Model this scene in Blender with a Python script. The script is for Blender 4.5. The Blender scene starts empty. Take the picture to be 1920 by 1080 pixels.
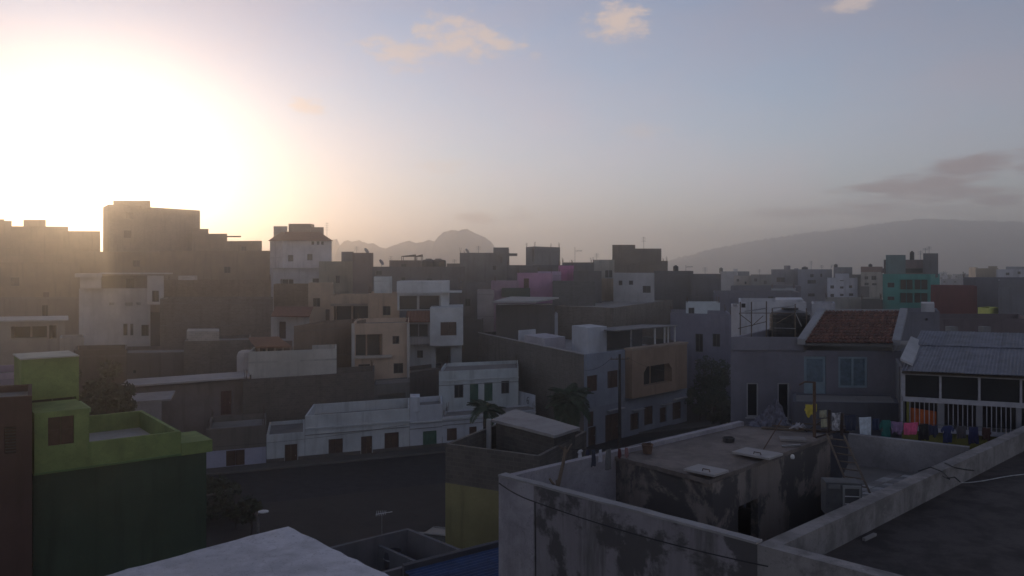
import bpy, math, random
from mathutils import Vector, Matrix, noise
random.seed(7)
R = math.radians
F, HZ, CZ = 1500.0, 505.0, 16.3          # focal length in photo pixels, horizon row, eye height above the street
C = bpy.context.scene.collection
sc = bpy.context.scene

# ------------------------------------------------------------------ camera, sky, sun, exposure
cam = bpy.data.cameras.new('camera'); co = bpy.data.objects.new('camera', cam); C.objects.link(co)
co.location = (0, 0, CZ); co.rotation_euler = (R(90), 0, 0)
cam.sensor_fit = 'HORIZONTAL'; cam.angle_x = 2 * math.atan(960 / F)
cam.shift_y = -(540 - HZ) / 1920; cam.clip_start = 0.1; cam.clip_end = 20000
sc.camera = co
SUNPX = (180.0, 358.0)
SUN = Vector(((SUNPX[0] - 960) / F, 1, (HZ - SUNPX[1]) / F)).normalized()
SEL = math.asin(SUN.z); SAZ = math.atan2(SUN.x, SUN.y)      # azimuth clockwise from +Y
sun = bpy.data.lights.new('sun', 'SUN'); sun.energy = 0.44; sun.angle = R(0.5); sun.color = (1.0, 0.70, 0.42)
so = bpy.data.objects.new('sun', sun); C.objects.link(so)
so.rotation_euler = (-SUN).to_track_quat('-Z', 'Y').to_euler(); so.location = SUN * 300
vs = sc.view_settings
vs.view_transform = 'Standard'; vs.look = 'None'; vs.exposure = 0.94; vs.gamma = 1; vs.use_curve_mapping = False
sc.cycles.use_denoising = True
sc.cycles.max_bounces = 6; sc.cycles.diffuse_bounces = 3; sc.cycles.volume_bounces = 5
HAZE_DENSITY, HAZE_G = 1.65e-3, 0.88

def nn(t, typ, **kw):
    n = t.nodes.new(typ)
    for k, v in kw.items():
        if k.startswith('i_'):
            n.inputs[k[2:].replace('_', ' ')].default_value = v
        else: setattr(n, k, v)
    return n
def mth(t, op, a, b=None, c=None, clamp=False):
    n = t.nodes.new('ShaderNodeMath'); n.operation = op; n.use_clamp = clamp
    for i, v in enumerate((a, b, c)):
        if v is None: continue
        if isinstance(v, (int, float)): n.inputs[i].default_value = v
        else: t.links.new(v, n.inputs[i])
    return n.outputs[0]
def mixc(t, fac, a, b, mode='MIX'):
    n = t.nodes.new('ShaderNodeMix'); n.data_type = 'RGBA'; n.blend_type = mode
    for s, v in ((n.inputs['Factor'], fac), (n.inputs['A'], a), (n.inputs['B'], b)):
        if isinstance(v, (int, float)): s.default_value = v
        elif isinstance(v, (tuple, list)): s.default_value = tuple(v[:3]) + (1,)
        else: t.links.new(v, s)
    return n.outputs['Result']
def ramp(t, v, p0, c0, p1, c1):
    n = t.nodes.new('ShaderNodeMapRange'); n.interpolation_type = 'SMOOTHSTEP'
    t.links.new(v, n.inputs[0])
    n.inputs[1].default_value = p0; n.inputs[2].default_value = p1; n.inputs[3].default_value = c0; n.inputs[4].default_value = c1
    return n.outputs[0]

w = bpy.data.worlds.new('World'); sc.world = w; w.use_nodes = True
t = w.node_tree; t.nodes.clear()
out = nn(t, 'ShaderNodeOutputWorld'); bg = nn(t, 'ShaderNodeBackground')
SKY_STRENGTH = 0.12
sky = nn(t, 'ShaderNodeTexSky', sky_type='NISHITA', sun_disc=False)
sky.sun_elevation = SEL; sky.sun_rotation = SAZ
sky.altitude = 20; sky.air_density = 1.0; sky.dust_density = 0.08; sky.ozone_density = 3.0
tc = nn(t, 'ShaderNodeTexCoord'); sep = nn(t, 'ShaderNodeSeparateXYZ'); t.links.new(tc.outputs['Generated'], sep.inputs[0])
sx, sy, sz = sep.outputs
az = mth(t, 'ARCTAN2', sx, sy); el = mth(t, 'ARCSINE', sz)
# wisps: noise stretched along the horizon in direction space
cmb = nn(t, 'ShaderNodeCombineXYZ'); t.links.new(az, cmb.inputs[0]); t.links.new(mth(t, 'MULTIPLY', el, 2.2), cmb.inputs[1])
nz = nn(t, 'ShaderNodeTexNoise', i_Scale=26.0, i_Detail=9.0, i_Roughness=0.68); t.links.new(cmb.outputs[0], nz.inputs['Vector'])
nz2 = nn(t, 'ShaderNodeTexNoise', i_Scale=3.5, i_Detail=4.0, i_Roughness=0.55); t.links.new(cmb.outputs[0], nz2.inputs['Vector'])
cmb2 = nn(t, 'ShaderNodeCombineXYZ'); t.links.new(az, cmb2.inputs[0]); t.links.new(mth(t, 'MULTIPLY', el, 5.5), cmb2.inputs[1])
nz3 = nn(t, 'ShaderNodeTexNoise', i_Scale=11.0, i_Detail=7.0, i_Roughness=0.6); t.links.new(cmb2.outputs[0], nz3.inputs['Vector'])
def cloud(px, py, rx, ry, amt, tilt=0.0, nzz=None):
    a0 = math.atan2(px - 960, F); dd = math.hypot(px - 960, F); e0 = math.atan2(HZ - py, dd)
    ra, re = rx / dd * (F / dd), ry / dd
    da = mth(t, 'SUBTRACT', az, a0); de = mth(t, 'SUBTRACT', el, e0)
    if tilt: de = mth(t, 'SUBTRACT', de, mth(t, 'MULTIPLY', da, tilt))
    q = mth(t, 'ADD', mth(t, 'POWER', mth(t, 'DIVIDE', mth(t, 'ABSOLUTE', da), ra), 2.0), mth(t, 'POWER', mth(t, 'DIVIDE', mth(t, 'ABSOLUTE', de), re), 2.0))
    env = mth(t, 'SUBTRACT', 1.0, q)
    v = mth(t, 'ADD', mth(t, 'MULTIPLY', env, 0.62), mth(t, 'MULTIPLY', mth(t, 'SUBTRACT', (nzz or nz).outputs[0], 0.5), 3.0))
    v = mth(t, 'MULTIPLY', ramp(t, v, 0.0, 0.0, 0.8, amt), ramp(t, env, -1.0, 0.0, 0.1, 1.0))
    return v
def total(specs, nzz=None):
    s = None
    for c_ in specs:
        v = cloud(*c_, nzz=nzz); s = v if s is None else mth(t, 'MAXIMUM', s, v)
    return s
bright = total([(1158, 42, 70, 42, 1.0), (872, 72, 115, 48, 0.9, -0.08), (755, 98, 90, 36, 0.85, -.05), (578, 198, 48, 20, 0.8), (1600, 4, 60, 20, 0.7),
                (838, 312, 60, 16, 0.35), (1200, 246, 60, 16, 0.3), (1005, 105, 14, 10, 0.35)])
dark = total([(893, 409, 44, 15, 1.0), (975, 402, 34, 16, 0.4), (1830, 312, 150, 30, 1.0, 0.14), (1730, 342, 185, 25, 1.0, 0.12), (1690, 372, 190, 26, .95, 0.1),
              (1880, 370, 76, 26, 0.95), (1570, 398, 190, 15, 0.65), (1940, 310, 70, 26, 0.95), (1780, 398, 220, 18, 0.6)], nz3)
thin = ramp(t, nz2.outputs[0], 0.2, 0.36, 0.8, 0.7)
bw = nn(t, 'ShaderNodeRGBToBW'); t.links.new(sky.outputs[0], bw.inputs[0])
veil = nn(t, 'ShaderNodeVectorMath', operation='SCALE'); veil.inputs[0].default_value = (1.27, 1.02, 1.14); t.links.new(bw.outputs[0], veil.inputs['Scale'])
col = mixc(t, thin, sky.outputs[0], veil.outputs[0])
col = mixc(t, bright, col, (3.3, 2.55, 2.15))
col = mixc(t, dark, col, (1.25, 0.90, 0.92))
t.links.new(col, bg.inputs[0]); bg.inputs[1].default_value = SKY_STRENGTH
t.links.new(bg.outputs[0], out.inputs[0])

# ------------------------------------------------------------------ helpers
def P(x, d): return Vector(((x - 960) / F * d, d))
def zy(y, d): return CZ - (y - HZ) / F * d
def W(x, y, d): return Vector(((x - 960) / F * d, d, zy(y, d)))
def sm(v): v = min(1, max(0, v)); return v * v * (3 - 2 * v)
def gz(X, Y):
    return sm((Y - 80) / 120) * (5.5 + 6 * sm((30 - X) / 110))

class MB:
    def __init__(s): s.v = []; s.f = []; s.m = []
    def poly(s, pts, m=0):
        i = len(s.v); s.v += [Vector(p) for p in pts]; s.f.append(list(range(i, i + len(pts)))); s.m.append(m); return s
    def obox(s, o, a, b, c, m=0):
        o, a, b, c = Vector(o), Vector(a), Vector(b), Vector(c)
        if a.cross(b).dot(c) < 0: a, b = b, a
        i = len(s.v); s.v += [o, o + a, o + a + b, o + b, o + c, o + a + c, o + a + b + c, o + b + c]
        for q in ((3, 2, 1, 0), (4, 5, 6, 7), (0, 1, 5, 4), (1, 2, 6, 5), (2, 3, 7, 6), (3, 0, 4, 7)):
            s.f.append([i + k for k in q]); s.m.append(m)
        return s
    def box(s, x0, y0, z0, x1, y1, z1, m=0): return s.obox((x0, y0, z0), (x1 - x0, 0, 0), (0, y1 - y0, 0), (0, 0, z1 - z0), m)
    def prism(s, pts, z0, z1, m=0):          # CCW plan polygon
        pts = [Vector((p[0], p[1])) for p in pts]; n = len(pts)
        z0s = z0 if isinstance(z0, (list, tuple)) else [z0] * n; z1s = z1 if isinstance(z1, (list, tuple)) else [z1] * n
        lo = [(p.x, p.y, z0s[i]) for i, p in enumerate(pts)]; hi = [(p.x, p.y, z1s[i]) for i, p in enumerate(pts)]
        s.poly(hi, m); s.poly(lo[::-1], m)
        for i in range(n):
            j = (i + 1) % n; s.poly([lo[i], lo[j], hi[j], hi[i]], m)
        return s
    def rough(s, pts, z0, z1, amp=.018, step=.35, seed=1, m=0):      # slab with hand-laid, chipped edges
        rnd = random.Random(seed); out = []
        for i in range(len(pts)):
            a, b = Vector(pts[i]), Vector(pts[(i + 1) % len(pts)]); k = max(1, int((b - a).length / step)); nl = Vector((-(b - a).y, (b - a).x)).normalized()
            for j in range(k): out.append((a + (b - a) * (j / k) + nl * (rnd.uniform(0, amp) * (2.2 if rnd.random() < .12 else 1)), z1 - rnd.uniform(0, amp * .8)))
        return s.prism([q for q, _ in out], z0, [z for _, z in out], m)
    def tube(s, pts, r, n=6, m=0, cap=True):
        pts = [Vector(p) for p in pts]; rs = r if isinstance(r, (list, tuple)) else [r] * len(pts)
        base = len(s.v); up = None
        for k, p in enumerate(pts):
            d = (pts[min(k + 1, len(pts) - 1)] - pts[max(k - 1, 0)]).normalized()
            if up is None: up = d.orthogonal().normalized()
            a = (up - d * up.dot(d)).normalized(); b = d.cross(a); up = a
            for i in range(n):
                th = 2 * math.pi * i / n; s.v.append(p + (a * math.cos(th) + b * math.sin(th)) * rs[k])
        for k in range(len(pts) - 1):
            for i in range(n):
                j = (i + 1) % n; a0 = base + k * n
                s.f.append([a0 + i, a0 + j, a0 + n + j, a0 + n + i]); s.m.append(m)
        if cap:
            s.f.append([base + i for i in range(n)][::-1]); s.m.append(m)
            s.f.append([base + (len(pts) - 1) * n + i for i in range(n)]); s.m.append(m)
        return s
    def lathe(s, o, prof, n=16, m=0):
        o = Vector(o); base = len(s.v)
        for r, z in prof:
            for i in range(n):
                th = 2 * math.pi * i / n; s.v.append(o + Vector((r * math.cos(th), r * math.sin(th), z)))
        for k in range(len(prof) - 1):
            for i in range(n):
                j = (i + 1) % n; a0 = base + k * n
                s.f.append([a0 + i, a0 + j, a0 + n + j, a0 + n + i]); s.m.append(m)
        s.f.append([base + i for i in range(n)][::-1]); s.m.append(m)
        s.f.append([base + (len(prof) - 1) * n + i for i in range(n)]); s.m.append(m)
        return s
    def build(s, name, mat, parent=None, smooth=False):
        off = worldloc(parent) if parent else Vector((0, 0, 0))
        me = bpy.data.meshes.new(name)
        me.from_pydata([tuple(v - off) for v in s.v], [], s.f)
        mats = mat if isinstance(mat, (list, tuple)) else [mat]
        for m_ in mats: me.materials.append(m_)
        if len(mats) > 1: me.polygons.foreach_set('material_index', s.m)
        uv = me.uv_layers.new(name='UVMap')
        for p in me.polygons:                 # metres along the wall, metres up
            n = p.normal
            if abs(n.z) > 0.8: f_ = lambda c: (c.x, c.y)
            else:
                tx, ty = -n.y, n.x; l = math.hypot(tx, ty) or 1
                f_ = lambda c, tx=tx / l, ty=ty / l: (c.x * tx + c.y * ty, c.z)
            for li in p.loop_indices:
                c = me.vertices[me.loops[li].vertex_index].co + off; uv.data[li].uv = f_(c)
        if smooth: me.polygons.foreach_set('use_smooth', [True] * len(me.polygons))
        me.update()
        o = bpy.data.objects.new(name, me); C.objects.link(o)
        if parent: o.parent = parent
        return o
def worldloc(o):
    v = Vector(o.location)
    while o.parent: o = o.parent; v += Vector(o.location)
    return v
def tag(o, label=None, cat=None, group=None, kind=None):
    if label: o['label'] = label
    if cat: o['category'] = cat
    if group: o['group'] = group
    if kind: o['kind'] = kind
    return o
def thing(name, label, cat, loc, group=None):
    o = bpy.data.objects.new(name, None); C.objects.link(o); o.location = loc; o.empty_display_size = 0.3
    return tag(o, label, cat, group)

# ------------------------------------------------------------------ materials
MATS = {}
def newmat(key):
    m = bpy.data.materials.new(key); m.use_nodes = True; t = m.node_tree
    b = t.nodes['Principled BSDF']; return m, t, b
def plaster(c, kind='plaster', stain=0.35, rough=0.9):
    key = ('p', tuple(round(v, 3) for v in c), kind, stain)
    if key in MATS: return MATS[key]
    m, t, b = newmat('plaster')
    g = nn(t, 'ShaderNodeNewGeometry'); pos = g.outputs['Position']
    rnd = random.random() * 50
    mp = nn(t, 'ShaderNodeMapping'); mp.inputs['Location'].default_value = (rnd, rnd * .7, rnd * .3); t.links.new(pos, mp.inputs[0]); pos = mp.outputs[0]
    n1 = nn(t, 'ShaderNodeTexNoise', i_Scale=0.35, i_Detail=6.0, i_Roughness=0.65); t.links.new(pos, n1.inputs['Vector'])
    n2 = nn(t, 'ShaderNodeTexNoise', i_Scale=9.0, i_Detail=4.0, i_Roughness=0.7); t.links.new(pos, n2.inputs['Vector'])
    ms = nn(t, 'ShaderNodeMapping'); ms.inputs['Scale'].default_value = (1.6, 1.6, 0.16); t.links.new(pos, ms.inputs[0])
    n3 = nn(t, 'ShaderNodeTexNoise', i_Scale=1.0, i_Detail=5.0, i_Roughness=0.6); t.links.new(ms.outputs[0], n3.inputs['Vector'])
    c = Vector(c)
    cl = mixc(t, ramp(t, n1.outputs[0], 0.3, 0, 0.7, 1), tuple(c * 0.82), tuple(c * 1.12))
    cl = mixc(t, ramp(t, n3.outputs[0], 0.48, 0, 0.75, stain), cl, tuple(c * 0.45))
    cl = mixc(t, ramp(t, n2.outputs[0], 0.35, 0.0, 0.75, 0.25), cl, tuple(c * 0.7))
    h = n2.outputs[0]; bs, bd = 0.25, 0.02
    if kind == 'block':
        uv = nn(t, 'ShaderNodeTexCoord')
        br = nn(t, 'ShaderNodeTexBrick'); t.links.new(uv.outputs['UV'], br.inputs['Vector'])
        br.inputs['Scale'].default_value = 1.0; br.inputs['Mortar Size'].default_value = 0.018; br.inputs['Brick Width'].default_value = 0.42; br.inputs['Row Height'].default_value = 0.21
        br.inputs['Color1'].default_value = (0.7, 0.7, 0.7, 1); br.inputs['Color2'].default_value = (1.05, 1.05, 1.05, 1); br.inputs['Mortar'].default_value = (1.2, 1.18, 1.15, 1); br.inputs['Mortar Smooth'].default_value = 0.3
        cl = mixc(t, 0.75, cl, br.outputs['Color'], 'MULTIPLY')
        h = mth(t, 'SUBTRACT', n2.outputs[0], mth(t, 'MULTIPLY', br.outputs['Fac'], 0.8)); bs = 0.5
    if kind == 'mildew':                      # old whitewash worn through to dark render
        n4 = nn(t, 'ShaderNodeTexNoise', i_Scale=0.55, i_Detail=9.0, i_Roughness=0.68, i_Distortion=0.25); t.links.new(pos, n4.inputs['Vector'])
        k = ramp(t, n4.outputs[0], 0.47, 0, 0.545, 0.88)
        cl = mixc(t, k, cl, (0.075, 0.07, 0.07))
        n5 = nn(t, 'ShaderNodeTexNoise', i_Scale=0.9, i_Detail=6.0, i_Roughness=0.7); t.links.new(ms.outputs[0], n5.inputs['Vector'])
        cl = mixc(t, ramp(t, n5.outputs[0], 0.5, 0, 0.68, 0.75), cl, (0.09, 0.085, 0.08))
    if kind == 'worn':                        # grimy old concrete: broad blotches, small specks, hairline cracks
        n4 = nn(t, 'ShaderNodeTexNoise', i_Scale=0.9, i_Detail=9.0, i_Roughness=0.7, i_Distortion=0.3); t.links.new(pos, n4.inputs['Vector'])
        cl = mixc(t, ramp(t, n4.outputs[0], 0.42, 0, 0.62, stain), cl, tuple(c * 0.42))
        n5 = nn(t, 'ShaderNodeTexNoise', i_Scale=22.0, i_Detail=3.0, i_Roughness=0.6); t.links.new(pos, n5.inputs['Vector'])
        cl = mixc(t, ramp(t, n5.outputs[0], 0.58, 0, 0.72, 0.55), cl, tuple(c * 0.35))
        vo = nn(t, 'ShaderNodeTexVoronoi', feature='DISTANCE_TO_EDGE', i_Scale=0.42); mxp = nn(t, 'ShaderNodeVectorMath', operation='ADD'); t.links.new(pos, mxp.inputs[0])
        sc_ = nn(t, 'ShaderNodeVectorMath', operation='SCALE'); t.links.new(n4.outputs['Color'], sc_.inputs[0]); sc_.inputs['Scale'].default_value = 1.3; t.links.new(sc_.outputs[0], mxp.inputs[1])
        t.links.new(mxp.outputs[0], vo.inputs['Vector']); cl = mixc(t, ramp(t, vo.outputs[0], 0.0, 0.28, 0.009, 0), cl, tuple(c * 0.3))
    bm = nn(t, 'ShaderNodeBump', i_Strength=bs, i_Distance=bd); t.links.new(h, bm.inputs['Height'])
    t.links.new(bm.outputs[0], b.inputs['Normal']); t.links.new(cl, b.inputs['Base Color'])
    b.inputs['Roughness'].default_value = rough; b.inputs['Specular IOR Level'].default_value = 0.25
    MATS[key] = m; return m
def flat(name, c, rough=0.6, metal=0.0, var=0.25, scale=4.0, spec=0.4):
    key = ('f', name, tuple(c))
    if key in MATS: return MATS[key]
    m, t, b = newmat(name)
    g = nn(t, 'ShaderNodeNewGeometry'); n1 = nn(t, 'ShaderNodeTexNoise', i_Scale=scale, i_Detail=5.0, i_Roughness=0.65); t.links.new(g.outputs['Position'], n1.inputs['Vector'])
    c = Vector(c)
    t.links.new(mixc(t, ramp(t, n1.outputs[0], 0.3, 0, 0.7, 1), tuple(c * (1 - var)), tuple(c * (1 + var))), b.inputs['Base Color'])
    b.inputs['Roughness'].default_value = rough; b.inputs['Metallic'].default_value = metal; b.inputs['Specular IOR Level'].default_value = spec
    MATS[key] = m; return m
GLASS = flat('window_glass', (0.02, 0.022, 0.025), 0.12, 0, 0.2, 1.0, 0.5)
BROWN = flat('brown_wood', (0.07, 0.035, 0.022), 0.6)
REDWOOD = flat('red_brown_paint', (0.09, 0.03, 0.025), 0.6)
DARKF = flat('dark_frame', (0.06, 0.055, 0.05), 0.6)
WHITEF = flat('white_frame', (0.6, 0.6, 0.6), 0.5, var=0.1)
GREENF = flat('green_paint', (0.03, 0.10, 0.065), 0.55)
BLUEF = flat('pale_blue_paint', (0.25, 0.33, 0.38), 0.5, var=0.1)
METAL = flat('galvanised_metal', (0.25, 0.25, 0.26), 0.45, 0.6)
RUST = flat('rusty_steel', (0.10, 0.06, 0.04), 0.8)
WOOD = flat('weathered_wood', (0.13, 0.10, 0.075), 0.85)
BLACKP = flat('black_plastic', (0.018, 0.018, 0.02), 0.45)
CONC = plaster((0.30, 0.29, 0.28), 'plaster', 0.4)
CABLE = flat('cable_rubber', (0.02, 0.02, 0.02), 0.7)

# ------------------------------------------------------------------ house builder
def rayhit(A, B, x):
    k = (x - 960) / F; d = B - A
    tt = (k * A.y - A.x) / (d.x - k * d.y); return tt
KIND = {'w': ('window', 0.16), 's': ('shutter', 0.12), 'd': ('door', 0.18), 'g': ('shutter', 0.12), 'o': ('loggia', 1.3), 'a': ('loggia', 1.3), 'v': ('vent', 0.2),
        'W': ('window', 0.14), 'b': ('window', 0.12), 'B': ('door', 0.12), 'r': ('door', 0.15), 'O': ('doorway', .22)}
def wall_mesh(mb, A, B, z0, z1, holes, m=0):
    d = B - A; L = d.length; u = d / L; n = Vector((u.y, -u.x))
    us = sorted({0, L, *[h[0] for h in holes], *[h[1] for h in holes]}); zs = sorted({z0, z1, *[h[2] for h in holes], *[h[3] for h in holes]})
    def pt(a, z, dp=0): q = A + u * a - n * dp; return (q.x, q.y, z)
    for i in range(len(us) - 1):
        if us[i + 1] - us[i] < 1e-4: continue
        for j in range(len(zs) - 1):
            if zs[j + 1] - zs[j] < 1e-4: continue
            cu, cz = (us[i] + us[i + 1]) / 2, (zs[j] + zs[j + 1]) / 2
            if any(h[0] < cu < h[1] and h[2] < cz < h[3] for h in holes): continue
            mb.poly([pt(us[i], zs[j]), pt(us[i + 1], zs[j]), pt(us[i + 1], zs[j + 1]), pt(us[i], zs[j + 1])], m)
    for h in holes:
        a0, a1, b0, b1, dp = h[:5]
        mb.poly([pt(a0, b0), pt(a1, b0), pt(a1, b0, dp), pt(a0, b0, dp)], m)
        mb.poly([pt(a0, b1, dp), pt(a1, b1, dp), pt(a1, b1), pt(a0, b1)], m)
        mb.poly([pt(a0, b0), pt(a0, b0, dp), pt(a0, b1, dp), pt(a0, b1)], m)
        mb.poly([pt(a1, b0, dp), pt(a1, b0), pt(a1, b1), pt(a1, b1, dp)], m)
        if h[5] != 'O': mb.poly([pt(a0, b0, dp), pt(a1, b0, dp), pt(a1, b1, dp), pt(a0, b1, dp)], m)
        if h[5] == 'a':                       # chamfered head
            c = min(a1 - a0, b1 - b0) * 0.3
            mb.poly([pt(a0, b1, -.004), pt(a0, b1 - c, -.004), pt(a0 + c, b1, -.004)], m); mb.poly([pt(a1, b1, -.004), pt(a1 - c, b1, -.004), pt(a1, b1 - c, -.004)], m)
            mb.poly([pt(a0, b1 - c), pt(a0, b1 - c, .15), pt(a0 + c, b1, .15), pt(a0 + c, b1)], m); mb.poly([pt(a1, b1 - c, .15), pt(a1, b1 - c), pt(a1 - c, b1), pt(a1 - c, b1, .15)], m)
    return u, n
def fitting(root, A, u, n, h):
    a0, a1, b0, b1, dp, k = h
    U = Vector((u.x, u.y, 0)); N = Vector((n.x, n.y, 0)); Z = Vector((0, 0, 1))
    def o(a, z, back): q = A + u * a - n * back; return Vector((q.x, q.y, z))
    wd, ht = a1 - a0, b1 - b0; name = KIND[k][0]
    if k in 'wWb':
        fm = {'w': DARKF, 'W': flat('grey_frame', (.32, .32, .33), .55, 0, .1), 'b': BLUEF}[k]; fw = min(0.06, wd * 0.12); mb = MB()
        e = 0.002
        if k == 'b': fw = min(0.09, wd * .15)
        back = dp - 0.05
        mb.obox(o(a0 + e, b0 + e, back), U * fw, N * 0.045, Z * (ht - 2 * e)); mb.obox(o(a1 - fw - e, b0 + e, back), U * fw, N * 0.045, Z * (ht - 2 * e))
        mb.obox(o(a0 + fw + e, b0 + e, back), U * (wd - 2 * fw - 2 * e), N * 0.045, Z * fw); mb.obox(o(a0 + fw + e, b1 - fw - e, back), U * (wd - 2 * fw - 2 * e), N * 0.045, Z * fw)
        if wd > 0.7: mb.obox(o((a0 + a1) / 2 - fw / 2, b0 + fw + e, back), U * fw, N * 0.04, Z * (ht - 2 * fw - 2 * e))
        f = mb.build('window', fm, root)
        pane = MB().obox(o(a0 + .004, b0 + .004, dp - 0.004), U * (wd - .008), N * 0.02, Z * (ht - .008))
        pane.build('pane', GLASS if k != 'b' else flat('curtained_glass', (0.14, 0.19, 0.23), 0.2), f)
        if k == 'W':
            s = MB().obox(o(a0 - .06, b0 - .06, 0.0), U * (wd + .12), N * 0.07, Z * 0.055); s.build('sill', flat('grey_frame', (.32, .32, .33), .55, 0, .1), f)
    elif k in 'sgdrB':
        m = {'s': BROWN, 'g': GREENF, 'd': BROWN, 'r': REDWOOD, 'B': BLUEF}[k]; mb = MB(); e = .003
        nl = 2 if wd > 0.8 else 1; lw = (wd - 2 * e) / nl
        for i in range(nl):
            x0 = a0 + e + i * lw; g = 0.008; fr = min(0.08, lw * .2)
            mb.obox(o(x0 + g, b0 + e, dp - .004), U * (lw - 2 * g), N * 0.03, Z * (ht - 2 * e))
            mb.obox(o(x0 + g, b0 + e, dp - .034), U * fr, N * 0.02, Z * (ht - 2 * e)); mb.obox(o(x0 + lw - g - fr, b0 + e, dp - .034), U * fr, N * 0.02, Z * (ht - 2 * e))
            for zz in (b0 + e, b0 + ht * .5 - fr / 2, b1 - fr - e): mb.obox(o(x0 + g + fr, zz, dp - .034), U * (lw - 2 * g - 2 * fr), N * 0.018, Z * fr)
        f = mb.build(name, m, root)
        if name == 'door': MB().obox(o(a0 + wd * .85, b0 + ht * .47, dp - .052), U * 0.03, N * 0.06, Z * 0.12).build('handle', METAL, f)
        if k == 'B': MB().obox(o(a0 + wd * .14, b0 + ht * .42, dp - .058), U * (wd * .72), N * .006, Z * (ht * .52)).build('pane', flat('curtained_glass', (0.14, 0.19, 0.23), 0.2), f)
    elif k in 'oa':                            # balcony doors fill the recess back, darkened to paint in its shade
        mb = MB()
        for f0, f1 in ((.02, .44), (.5, .98)): mb.obox(o(a0 + wd * f0, b0 + .002, dp - .003), U * (wd * (f1 - f0)), N * 0.05, Z * (ht * .95))
        mb.build('loggia_shade_door', DARKF if wd < 3 else GLASS, root)
    elif k == 'v':
        mb = MB(); q = max(2, int(ht / .12))
        for i in range(q): mb.obox(o(a0 + .004, b0 + (i + .2) * ht / q, dp - .01), U * (wd - .008), N * 0.08, Z * (ht / q * .35))
        mb.build('vent', DARKF, root)

def clip_holes(A, B, z0, z1, wins):
    L = (B - A).length; hs = []
    for wv in wins:
        x0, y0, x1, y1, k = wv[:5]
        ta, tb = sorted((rayhit(A, B, x0), rayhit(A, B, x1)))
        q = A + (B - A) * ((ta + tb) / 2); zt, zb = zy(y0, q.y), zy(y1, q.y)
        a0, a1 = max(0.06, ta * L), min(L - 0.06, tb * L); b0, b1 = max(z0 + .02, zb), min(z1 - 0.08, zt)
        if a1 - a0 < 0.08 or b1 - b0 < 0.08: continue
        if any(not (a1 <= h[0] or a0 >= h[1] or b1 <= h[2] or b0 >= h[3]) for h in hs): continue
        dp = KIND[k][1] if len(wv) < 6 else wv[5]
        hs.append((a0, a1, b0, b1, dp, k))
    return hs
def inset(poly, th):
    n = len(poly); out = []
    for i in range(n):
        a, b, c = poly[i - 1], poly[i], poly[(i + 1) % n]
        d1 = (b - a).normalized(); d2 = (c - b).normalized()
        n1 = Vector((-d1.y, d1.x)); n2 = Vector((-d2.y, d2.x)); k = (n1 + n2) / max(0.3, 1 + n1.dot(n2))
        out.append(b + k * th)
    return out
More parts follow.
